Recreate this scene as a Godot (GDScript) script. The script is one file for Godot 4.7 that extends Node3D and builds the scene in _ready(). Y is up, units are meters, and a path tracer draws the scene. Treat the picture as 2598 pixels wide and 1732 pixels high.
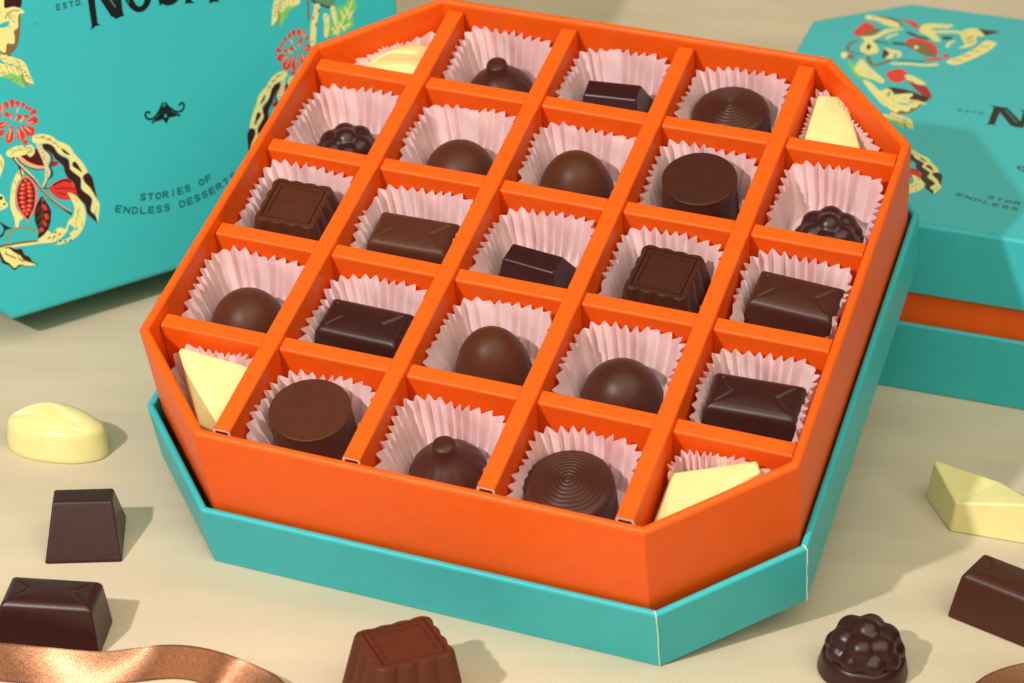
extends Node3D
# A presentation box of chocolates, photographed close up. Lengths inside the builders are in
# "cells" (the pitch of the divider grid, U metres); every mesh is scaled to metres when committed.
const U := 0.038

var rng := RandomNumberGenerator.new()
var M := {}
var names := {}

# ------------------------------------------------------------------ mesh builder
class Builder:
	var p := PackedVector3Array()
	var t := PackedInt32Array()
	var uv := PackedVector2Array()
	func add(v: Vector3, w := Vector2.ZERO) -> int:
		p.append(v)
		uv.append(w)
		return p.size() - 1
	func tri(a: int, b: int, c: int) -> void:
		t.append(a); t.append(b); t.append(c)
	func quad(a: int, b: int, c: int, d: int) -> void:
		tri(a, b, c); tri(a, c, d)
	# rows of points, each row closed on itself or open
	func grid(rows: Array, closed: bool, uvs := []) -> Array:
		var ids := []
		for r in rows.size():
			var line := PackedInt32Array()
			for c in rows[r].size():
				line.append(add(rows[r][c], uvs[r][c] if uvs.size() else Vector2.ZERO))
			ids.append(line)
		for r in rows.size() - 1:
			var n: int = rows[r].size()
			for c in (n if closed else n - 1):
				var d := (c + 1) % n
				quad(ids[r][c], ids[r][d], ids[r + 1][d], ids[r + 1][c])
		return ids
	func fan(line: PackedInt32Array, center: Vector3) -> void:
		var k := add(center)
		for c in line.size():
			tri(line[c], line[(c + 1) % line.size()], k)
	func box(a: Vector3, b: Vector3) -> void:
		var s := p.size()
		for i in 8:
			add(Vector3(b.x if i & 1 else a.x, b.y if i & 2 else a.y, b.z if i & 4 else a.z))
		for f in [[0, 1, 3, 2], [5, 4, 6, 7], [4, 0, 2, 6], [1, 5, 7, 3], [2, 3, 7, 6], [4, 5, 1, 0]]:
			quad(s + f[0], s + f[1], s + f[2], s + f[3])
	# normals averaged by area over faces that meet at less than the crease angle
	func commit(crease := 38.0, closed := true) -> ArrayMesh:
		var count := t.size() / 3
		var volume := 0.0
		var mid := Vector3.ZERO
		for q in p:
			mid += q
		mid /= maxf(1.0, p.size())
		var fn := PackedVector3Array()
		fn.resize(count)
		for f in count:
			var a := p[t[f * 3]]
			var n := (p[t[f * 3 + 2]] - a).cross(p[t[f * 3 + 1]] - a)
			fn[f] = n
			volume += n.dot(a - mid)
		if closed and volume < 0.0:
			for f in count:
				var k := t[f * 3 + 1]
				t[f * 3 + 1] = t[f * 3 + 2]
				t[f * 3 + 2] = k
				fn[f] = -fn[f]
		var at := []
		at.resize(p.size())
		for i in p.size():
			at[i] = PackedInt32Array()
		for f in count:
			for k in 3:
				at[t[f * 3 + k]].append(f)
		var un := PackedVector3Array()
		un.resize(count)
		for f in count:
			un[f] = fn[f].normalized()
		var limit := cos(deg_to_rad(crease))
		var ov := PackedVector3Array()
		var on := PackedVector3Array()
		var ou := PackedVector2Array()
		ov.resize(count * 3); on.resize(count * 3); ou.resize(count * 3)
		for f in count:
			var own := un[f]
			for k in 3:
				var i := t[f * 3 + k]
				var s := Vector3.ZERO
				for g in at[i]:
					if un[g].dot(own) > limit:
						s += fn[g]
				ov[f * 3 + k] = p[i] * 0.038
				on[f * 3 + k] = s.normalized() if s.length_squared() > 1e-20 else own
				ou[f * 3 + k] = uv[i]
		var arrays := []
		arrays.resize(Mesh.ARRAY_MAX)
		arrays[Mesh.ARRAY_VERTEX] = ov
		arrays[Mesh.ARRAY_NORMAL] = on
		arrays[Mesh.ARRAY_TEX_UV] = ou
		var m := ArrayMesh.new()
		m.add_surface_from_arrays(Mesh.PRIMITIVE_TRIANGLES, arrays)
		return m

# ------------------------------------------------------------------ scene helpers
func numbered(called: String) -> String:
	var k: int = names.get(called, 0)
	names[called] = k + 1
	return called if k == 0 else "%s_%03d" % [called, k]

func mesh_node(called: String, mesh: Mesh, mat: Material, parent: Node) -> MeshInstance3D:
	var o := MeshInstance3D.new()
	o.name = called
	o.mesh = mesh
	o.material_override = mat
	parent.add_child(o, true)
	return o

func tag(o: Node, label: String, category: String, group := "") -> void:
	o.set_meta("label", label)
	o.set_meta("category", category)
	if group != "":
		o.set_meta("group", group)

func thing(called: String, label: String, category: String, xf: Transform3D, group := "") -> Node3D:
	var o := Node3D.new()
	o.name = numbered(called)
	add_child(o)
	o.transform = xf
	tag(o, label, category, group)
	return o

func single(called: String, mesh: Mesh, mat: Material, label: String, category: String, xf: Transform3D, group := "") -> MeshInstance3D:
	var o := mesh_node(numbered(called), mesh, mat, self)
	o.transform = xf
	tag(o, label, category, group)
	return o

func place(x: float, y: float, z: float, turn := 0.0) -> Transform3D:
	return Transform3D(Basis(Vector3.UP, deg_to_rad(turn)), Vector3(x, y, z) * U)

# corners of a polygon rounded: [point, outward normal] pairs running once around
func rounded(poly: Array, r: float, seg: int) -> Array:
	var out := []
	var n := poly.size()
	var area := 0.0
	for i in n:
		area += poly[i].cross(poly[(i + 1) % n])
	var side := 1.0 if area > 0.0 else -1.0
	for i in n:
		var a: Vector2 = poly[(i + n - 1) % n]
		var b: Vector2 = poly[i]
		var c: Vector2 = poly[(i + 1) % n]
		var d0 := (b - a).normalized()
		var d1 := (c - b).normalized()
		var n0 := Vector2(d0.y, -d0.x) * side
		var n1 := Vector2(d1.y, -d1.x) * side
		var half := acos(clampf(d0.dot(d1), -1, 1)) / 2.0
		var o := b - (n0 + n1).normalized() * (r / cos(half))
		for k in seg + 1:
			var m := n0.slerp(n1, float(k) / seg)
			out.append([o + m * r, m])
	return out

func octagon(w: float, c: float) -> Array:
	return [Vector2(-w + c, w), Vector2(w - c, w), Vector2(w, w - c), Vector2(w, -w + c), Vector2(w - c, -w), Vector2(-w + c, -w), Vector2(-w, -w + c), Vector2(-w, w - c)]

func densify(plan: Array, step: float) -> Array:
	var out := []
	for i in plan.size():
		var a = plan[i]
		var b = plan[(i + 1) % plan.size()]
		out.append(a)
		var n := int((a[0] - b[0]).length() / step)
		for k in n:
			var f := (k + 1.0) / (n + 1.0)
			out.append([a[0].lerp(b[0], f), (a[1].lerp(b[1], f)).normalized()])
	return out

# sweep a profile of (offset outwards, height) round a plan
func sweep(b: Builder, plan: Array, profile: Array) -> Array:
	var rows := []
	for q in profile:
		var row := []
		for e in plan:
			var v: Vector2 = e[0] + e[1] * q.x
			row.append(Vector3(v.x, q.y, v.y))
		rows.append(row)
	return b.grid(rows, true)

func arc2(cx: float, cy: float, r: float, a0: float, a1: float, n: int) -> Array:
	var out := []
	for k in n + 1:
		var a := deg_to_rad(lerpf(a0, a1, float(k) / n))
		out.append(Vector2(cx + r * cos(a), cy + r * sin(a)))
	return out

func wobble(kind: String, a: float, y: float) -> float:
	if kind == "round":
		return 1.0 + 0.004 * sin(3.0 * a + 9.0 * y)
	if kind == "fig":
		var s := smoothstep(0.03, 0.1, y) * (1.0 - smoothstep(0.27, 0.36, y))
		return 1.0 - 0.035 * s * pow(absf(cos(a * 7.0)), 14.0)
	return 1.0

func lathe(profile: Array, n := 56, kind := "") -> Builder:
	var b := Builder.new()
	var rows := []
	for q in profile:
		var row := []
		for k in n:
			var a := TAU * k / n
			var r: float = q.x
			r *= wobble(kind, a, q.y)
			row.append(Vector3(cos(a) * r, q.y, sin(a) * r))
		rows.append(row)
	var ids := b.grid(rows, true)
	b.fan(ids[0], Vector3(0, profile[0].y, 0))
	b.fan(ids[-1], Vector3(0, profile[-1].y, 0))
	return b

# a solid raised on a plan: rings of (offset, height), then a cap whose height is given per point
func cap_height(kind: String, x: float, z: float, f: float) -> float:
	if kind == "bar":
		var q := Vector2(absf(x), z)
		var y := 0.39 + 0.012 * (1.0 - pow(1.0 - f, 2.0))
		for s in [-1.0, 1.0]:
			var d := seg_distance(q, Vector2(0.16, 0.0), Vector2(0.28, 0.14 * s))
			y -= 0.007 * exp(-pow(d / 0.01, 2.0))
		if q.x > 0.16 and absf(z) < (q.x - 0.16) * 1.166:
			y -= 0.004
		return y
	var h := 0.258 + 0.15 * (1.0 - pow(1.0 - f, 2.1))
	var d := z - (0.03 + 0.075 * sin(x * 7.0))
	# a raised lobe behind an S-shaped crease, a lower shelf in front of it
	var shelf := 0.258 + 0.055 * (1.0 - pow(1.0 - f, 2.0))
	var low := smoothstep(-0.016, 0.012, d)
	h = lerpf(h + 0.01 * exp(-pow((d + 0.05) / 0.04, 2.0)) * f, shelf - 0.022 * exp(-pow((d - 0.02) / 0.03, 2.0)) * f, low)
	return h

func solid(plan: Array, rings: Array, cap_rings: int, kind: String) -> Builder:
	var b := Builder.new()
	var rows := []
	# offsets are taken along the axes of the plan, so that corners never fold over
	var reach := Vector2.ZERO
	for e in plan:
		reach = reach.max(e[0].abs())
	for q in rings:
		var row := []
		for e in plan:
			var v: Vector2 = e[0] * (reach + Vector2(q.x, q.x)) / reach
			row.append(Vector3(v.x, q.y, v.y))
		rows.append(row)
	var last: Array = rows[-1]
	var mid := Vector3.ZERO
	for v in last:
		mid += v
	mid /= last.size()
	for k in range(1, cap_rings):
		var f := float(k) / cap_rings
		var row := []
		for v in last:
			var w: Vector3 = v.lerp(mid, f)
			w.y = cap_height(kind, w.x, w.z, f)
			row.append(w)
		rows.append(row)
	var ids := b.grid(rows, true)
	b.fan(ids[0], Vector3(mid.x, rings[0].y, mid.z))
	b.fan(ids[-1], Vector3(mid.x, cap_height(kind, mid.x, mid.z, 1.0), mid.z))
	return b

func seg_distance(q: Vector2, a: Vector2, b: Vector2) -> float:
	return q.distance_to(Geometry2D.get_closest_point_to_segment(q, a, b))

# ------------------------------------------------------------------ chocolate shapes
func dome_mesh(h := 0.52) -> ArrayMesh:
	var pr := [Vector2(0.285, 0.0), Vector2(0.292, 0.012), Vector2(0.292, 0.03)]
	for k in range(1, 19):
		var a := deg_to_rad(90.0 * k / 19.0)
		pr.append(Vector2(0.292 * pow(cos(a), 0.94), 0.03 + (h - 0.03) * sin(a)))
	return lathe(pr).commit(60)

func cylinder_mesh() -> ArrayMesh:
	var pr := [Vector2(0.305, 0.0), Vector2(0.312, 0.01), Vector2(0.31, 0.03), Vector2(0.292, 0.44), Vector2(0.296, 0.452), Vector2(0.297, 0.468)]
	pr += arc2(0.285, 0.468, 0.012, 0, 90, 3)
	pr += [Vector2(0.27, 0.477), Vector2(0.24, 0.476), Vector2(0.16, 0.478), Vector2(0.08, 0.477), Vector2(0.02, 0.478)]
	return lathe(pr, 64, "round").commit(42)

func ring_disc_mesh() -> ArrayMesh:
	var pr := [Vector2(0.315, 0.0), Vector2(0.325, 0.012), Vector2(0.325, 0.05), Vector2(0.32, 0.2), Vector2(0.316, 0.265)]
	pr += arc2(0.272, 0.27, 0.044, 0, 72, 7)
	var n := 96
	for k in n:
		var f := (k + 1.0) / (n + 1.0)
		var r := 0.284 * (1.0 - f)
		var y := 0.313 + 0.062 * (1.0 - pow(1.0 - f, 1.9))
		y -= 0.0065 * pow(absf(cos(f * PI * 9.0)), 5.0) * smoothstep(0.05, 0.12, f)
		pr.append(Vector2(maxf(r, 0.003), y))
	return lathe(pr, 72).commit(50)

func fig_mesh() -> ArrayMesh:
	var pr := [Vector2(0.265, 0.0), Vector2(0.275, 0.012), Vector2(0.292, 0.07), Vector2(0.296, 0.11), Vector2(0.286, 0.165), Vector2(0.262, 0.215), Vector2(0.228, 0.262), Vector2(0.19, 0.302), Vector2(0.155, 0.335), Vector2(0.126, 0.364), Vector2(0.106, 0.392), Vector2(0.095, 0.42), Vector2(0.089, 0.445), Vector2(0.086, 0.462)]
	for k in range(1, 7):
		var a := deg_to_rad(15.0 * k)
		pr.append(Vector2(maxf(0.084 * cos(a), 0.003), 0.465 + 0.03 * sin(a)))
	return lathe(pr, 112, "fig").commit(55)

func berry_mesh() -> ArrayMesh:
	var pr := [Vector2(0.306, 0.0), Vector2(0.318, 0.01), Vector2(0.317, 0.035), Vector2(0.3, 0.11), Vector2(0.288, 0.15), Vector2(0.262, 0.165), Vector2(0.1, 0.17)]
	var b := lathe(pr, 64)
	var balls := [Vector4(0, 0.19, 0, 0.105)]
	for k in 6:
		var a := TAU * (k + 0.2) / 6.0
		balls.append(Vector4(0.14 * cos(a), 0.125, 0.14 * sin(a), 0.105))
	for k in 9:
		var a := TAU * (k + 0.55) / 9.0
		balls.append(Vector4(0.196 * cos(a), 0.035, 0.196 * sin(a), 0.09))
	var rows := []
	for i in 46:
		var el := lerpf(-0.1, PI / 2.0 - 0.012, i / 45.0)
		var row := []
		for j in 110:
			var ph := TAU * j / 110.0
			var d := Vector3(cos(el) * cos(ph), sin(el), cos(el) * sin(ph))
			var total := 0.0
			for q in balls:
				var c := Vector3(q.x, q.y, q.z)
				var along := d.dot(c)
				var left: float = q.w * q.w - (c - d * along).length_squared()
				if left > 0.0:
					total += exp((along + sqrt(left)) * 55.0)
			row.append(Vector3(0, 0.145, 0) + d * (log(total + exp(0.2 * 55.0)) / 55.0))
		rows.append(row)
	var ids := b.grid(rows, true)
	b.fan(ids[-1], rows[-1][0] * Vector3(0, 1, 0))
	return b.commit(60)

func fluted_mesh() -> ArrayMesh:
	# plan with five shallow scallops on every side
	var plan := []
	var per := 80
	for s in 4:
		var d := Vector2(1, 0).rotated(s * PI / 2.0)
		var o := Vector2(0, -1).rotated(s * PI / 2.0)
		for k in per:
			var f := (k + 0.5) / per * 2.0 - 1.0
			var cut := maxf(0.0, absf(f) - 0.9) * 0.8
			plan.append([d * f * 0.3 + o * (0.3 - cut * 0.3), o, absf(sin((f + 1.0) * 2.0 * PI)), d * f * 0.3 + o * 0.3])
	var b := Builder.new()
	var rows := []
	for q in [[1.0, 0.0, 0.0], [1.03, 0.012, 0.005], [1.02, 0.05, 0.016], [0.9, 0.28, 0.018], [0.815, 0.435, 0.018], [0.8, 0.452, 0.016], [0.775, 0.46, 0.012], [0.68, 0.462, 0.0], [0.668, 0.448, 0.0], [0.645, 0.448, 0.0], [0.633, 0.46, 0.0], [0.545, 0.46, 0.0], [0.53, 0.447, 0.0], [0.5, 0.447, 0.0], [0.2, 0.449, 0.0]]:
		var row := []
		for e in plan:
			var v: Vector2 = (e[0] if q[2] > 0.0 else e[3]) * q[0] + e[1] * (q[2] * (e[2] - 0.6))
			row.append(Vector3(v.x, q[1], v.y))
		rows.append(row)
	var ids := b.grid(rows, true)
	b.fan(ids[0], Vector3.ZERO)
	b.fan(ids[-1], Vector3(0, 0.449, 0))
	return b.commit(33)

func envelope_mesh() -> ArrayMesh:
	var lx := 0.37
	var lz := 0.225
	var plan := densify(rounded([Vector2(-lx, -lz), Vector2(lx, -lz), Vector2(lx, lz), Vector2(-lx, lz)], 0.025, 4), 0.012)
	var h := 0.4
	var rings := [Vector2(-0.01, 0.0), Vector2(0.0, 0.008), Vector2(-0.002, 0.04), Vector2(-0.022, 0.2), Vector2(-0.04, h - 0.08)]
	for k in range(1, 6):
		var a := deg_to_rad(16.5 * k)
		rings.append(Vector2(-0.04 - 0.07 * (1.0 - cos(a)), h - 0.08 + 0.07 * sin(a)))
	return solid(plan, rings, 26, "bar").commit(50)

func wedge_block_mesh() -> ArrayMesh:
	# flat bar on a square base, its four sides leaning in to a narrow top
	var b := Builder.new()
	var rows := []
	for q in [[0.275, 0.305, 0.0, 0.02], [0.283, 0.313, 0.008, 0.02], [0.278, 0.306, 0.03, 0.015], [0.222, 0.1, 0.385, 0.016], [0.217, 0.09, 0.396, 0.014], [0.208, 0.08, 0.4, 0.01], [0.1, 0.04, 0.401, 0.005]]:
		var row := []
		for e in densify(rounded([Vector2(-q[0], -q[1]), Vector2(q[0], -q[1]), Vector2(q[0], q[1]), Vector2(-q[0], q[1])], q[3], 3), 9.0):
			row.append(Vector3(e[0].x, q[2], e[0].y))
		rows.append(row)
	var ids := b.grid(rows, true)
	b.fan(ids[0], Vector3.ZERO)
	b.fan(ids[-1], Vector3(0, 0.401, 0))
	return b.commit(40)

func slab_mesh() -> ArrayMesh:
	var b := Builder.new()
	var rows := []
	for q in [[0.275, 0.275, 0.0, 0.02], [0.282, 0.282, 0.008, 0.02], [0.278, 0.278, 0.03, 0.015], [0.235, 0.235, 0.3, 0.014], [0.23, 0.23, 0.309, 0.012], [0.22, 0.22, 0.313, 0.01], [0.1, 0.1, 0.314, 0.005]]:
		var row := []
		for e in rounded([Vector2(-q[0], -q[1]), Vector2(q[0], -q[1]), Vector2(q[0], q[1]), Vector2(-q[0], q[1])], q[3], 3):
			row.append(Vector3(e[0].x, q[2], e[0].y))
		rows.append(row)
	var ids := b.grid(rows, true)
	b.fan(ids[0], Vector3.ZERO)
	b.fan(ids[-1], Vector3(0, 0.314, 0))
	return b.commit(40)

func leaf_mesh() -> ArrayMesh:
	var plan := []
	var n := 110
	for k in n:
		var a := TAU * k / n
		var c := cos(a)
		var s := sin(a)
		var v := Vector2(0.42 * signf(c) * pow(absf(c), 0.86), 0.215 * signf(s) * pow(absf(s), 1.12))
		plan.append([v, Vector2(c * 0.5, s).normalized()])
	var rings := [Vector2(-0.012, 0.0), Vector2(0.0, 0.008), Vector2(0.0, 0.05), Vector2(-0.012, 0.2), Vector2(-0.02, 0.235), Vector2(-0.034, 0.258)]
	return solid(plan, rings, 30, "leaf").commit(70)

const GEM := [Vector2(-0.4, -0.41), Vector2(0.15, -0.15), Vector2(0.41, 0.34), Vector2(-0.27, 0.15)]

# height of a folded top: the triangle that holds the point (or lies nearest) gives its plane
func facet_top(v: Vector2, poly: Array, tall: Array, tris: Array) -> float:
	var best := -INF
	var y := 0.0
	for t in tris:
		var a: Vector2 = poly[t[0]]
		var b: Vector2 = poly[t[1]]
		var c: Vector2 = poly[t[2]]
		var den := (b - a).cross(c - a)
		var u := (v - a).cross(c - a) / den
		var w := (b - a).cross(v - a) / den
		var inside := minf(1.0 - u - w, minf(u, w))
		if inside > best:
			best = inside
			y = tall[t[0]] * (1.0 - u - w) + tall[t[1]] * u + tall[t[2]] * w
	return y

func facet_mesh(poly: Array, tall: Array, tris: Array) -> ArrayMesh:
	var plan := densify(rounded(poly, 0.05, 5), 0.03)
	var mid := Vector2.ZERO
	for v in poly:
		mid += v / poly.size()
	var b := Builder.new()
	var rows := []
	for q in [[-0.01, 0.0], [0.0, 0.01], [-0.004, 0.06]]:
		var row := []
		for e in plan:
			var v: Vector2 = e[0] + e[1] * q[0]
			row.append(Vector3(v.x, q[1], v.y))
		rows.append(row)
	for q in [[-0.022, -0.018], [-0.027, -0.007], [-0.036, -0.001], [-0.046, 0.0]]:
		var row := []
		for e in plan:
			var v: Vector2 = e[0] + e[1] * q[0]
			row.append(Vector3(v.x, facet_top(v, poly, tall, tris) + q[1], v.y))
		rows.append(row)
	var last: Array = rows[-1]
	for k in range(1, 22):
		var row := []
		for v in last:
			var w := Vector2(v.x, v.z).lerp(mid, k / 22.0)
			row.append(Vector3(w.x, facet_top(w, poly, tall, tris), w.y))
		rows.append(row)
	var ids := b.grid(rows, true)
	b.fan(ids[0], Vector3(mid.x, 0, mid.y))
	b.fan(ids[-1], Vector3(mid.x, facet_top(mid, poly, tall, tris), mid.y))
	return b.commit(34)

func gem_mesh() -> ArrayMesh:
	# long kite with a folded top: the valley runs between its two obtuse corners
	return facet_mesh(GEM, [0.35, 0.295, 0.365, 0.245], [[0, 1, 3], [1, 2, 3]])

# pleated paper cup that fills its cell; walls are half-planes [direction, distance]
func cup_mesh(walls: Array, pleats: int, h: float, low := Vector2.ZERO) -> ArrayMesh:
	var b := Builder.new()
	var per := 8
	var cols := pleats * per
	var strength := []
	var shift := []
	for k in pleats:
		strength.append(rng.randf_range(0.75, 1.2) if rng.randf() > 0.12 else rng.randf_range(0.1, 0.4))
		shift.append(rng.randf_range(-0.9, 0.9))
	var lean := rng.randf() * TAU
	var crumple := FastNoiseLite.new()
	crumple.frequency = 0.06
	crumple.seed = rng.randi() % 1000
	var rows := []
	var steps := 11
	for r in steps + 1:
		var t := float(r) / steps
		var row := []
		for c in cols:
			var k := c / per
			var f := float(c % per) / per
			var a: float = TAU * (c + lerpf(shift[k], shift[(k + 1) % pleats], f)) / cols
			var dir := Vector2(cos(a), sin(a))
			var s := 0.0
			for w in walls:
				var d: float = dir.dot(w[0])
				if d > 0.0:
					s += pow(d / w[1], 5.5)
			var rad := pow(s, -1.0 / 5.5)
			var amp: float = lerpf(strength[k], strength[(k + 1) % pleats], smoothstep(0.7, 1.0, f))
			var wave := lerpf((1.0 - absf(f * 2.0 - 1.0)) * 2.0 - 1.0, -cos(f * TAU), 0.55)
			var rr := rad * lerpf(0.76, 0.985, pow(t, 0.85)) - 0.02
			rr += 0.026 * amp * wave * smoothstep(0.0, 0.3, t) * minf(1.0, rad / 0.35)
			rr += (0.008 * sin(a * 3.0 + lean + t * 3.0) + 0.005 * sin(a * 7.0 - lean * 2.0 + t * 9.0) + 0.004 * crumple.get_noise_3d(dir.x * 60.0, t * 40.0 + lean * 50.0, dir.y * 60.0)) * t
			var y := h * t * (1.0 + 0.035 * sin(a * 2.0 + lean) + 0.02 * sin(a * 9.0 + lean * 3.0))
			y += 0.006 * wave * amp * t
			y *= 1.0 - 0.55 * smoothstep(0.0, 0.7, dir.dot(low)) - 0.13 * smoothstep(0.3, 0.8, dir.y)
			row.append(Vector3(dir.x * rr, y + 0.004, dir.y * rr))
		rows.append(row)
	var ids := b.grid(rows, true)
	b.fan(ids[0], Vector3(0, 0.004, 0))
	return b.commit(75, false)
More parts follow.
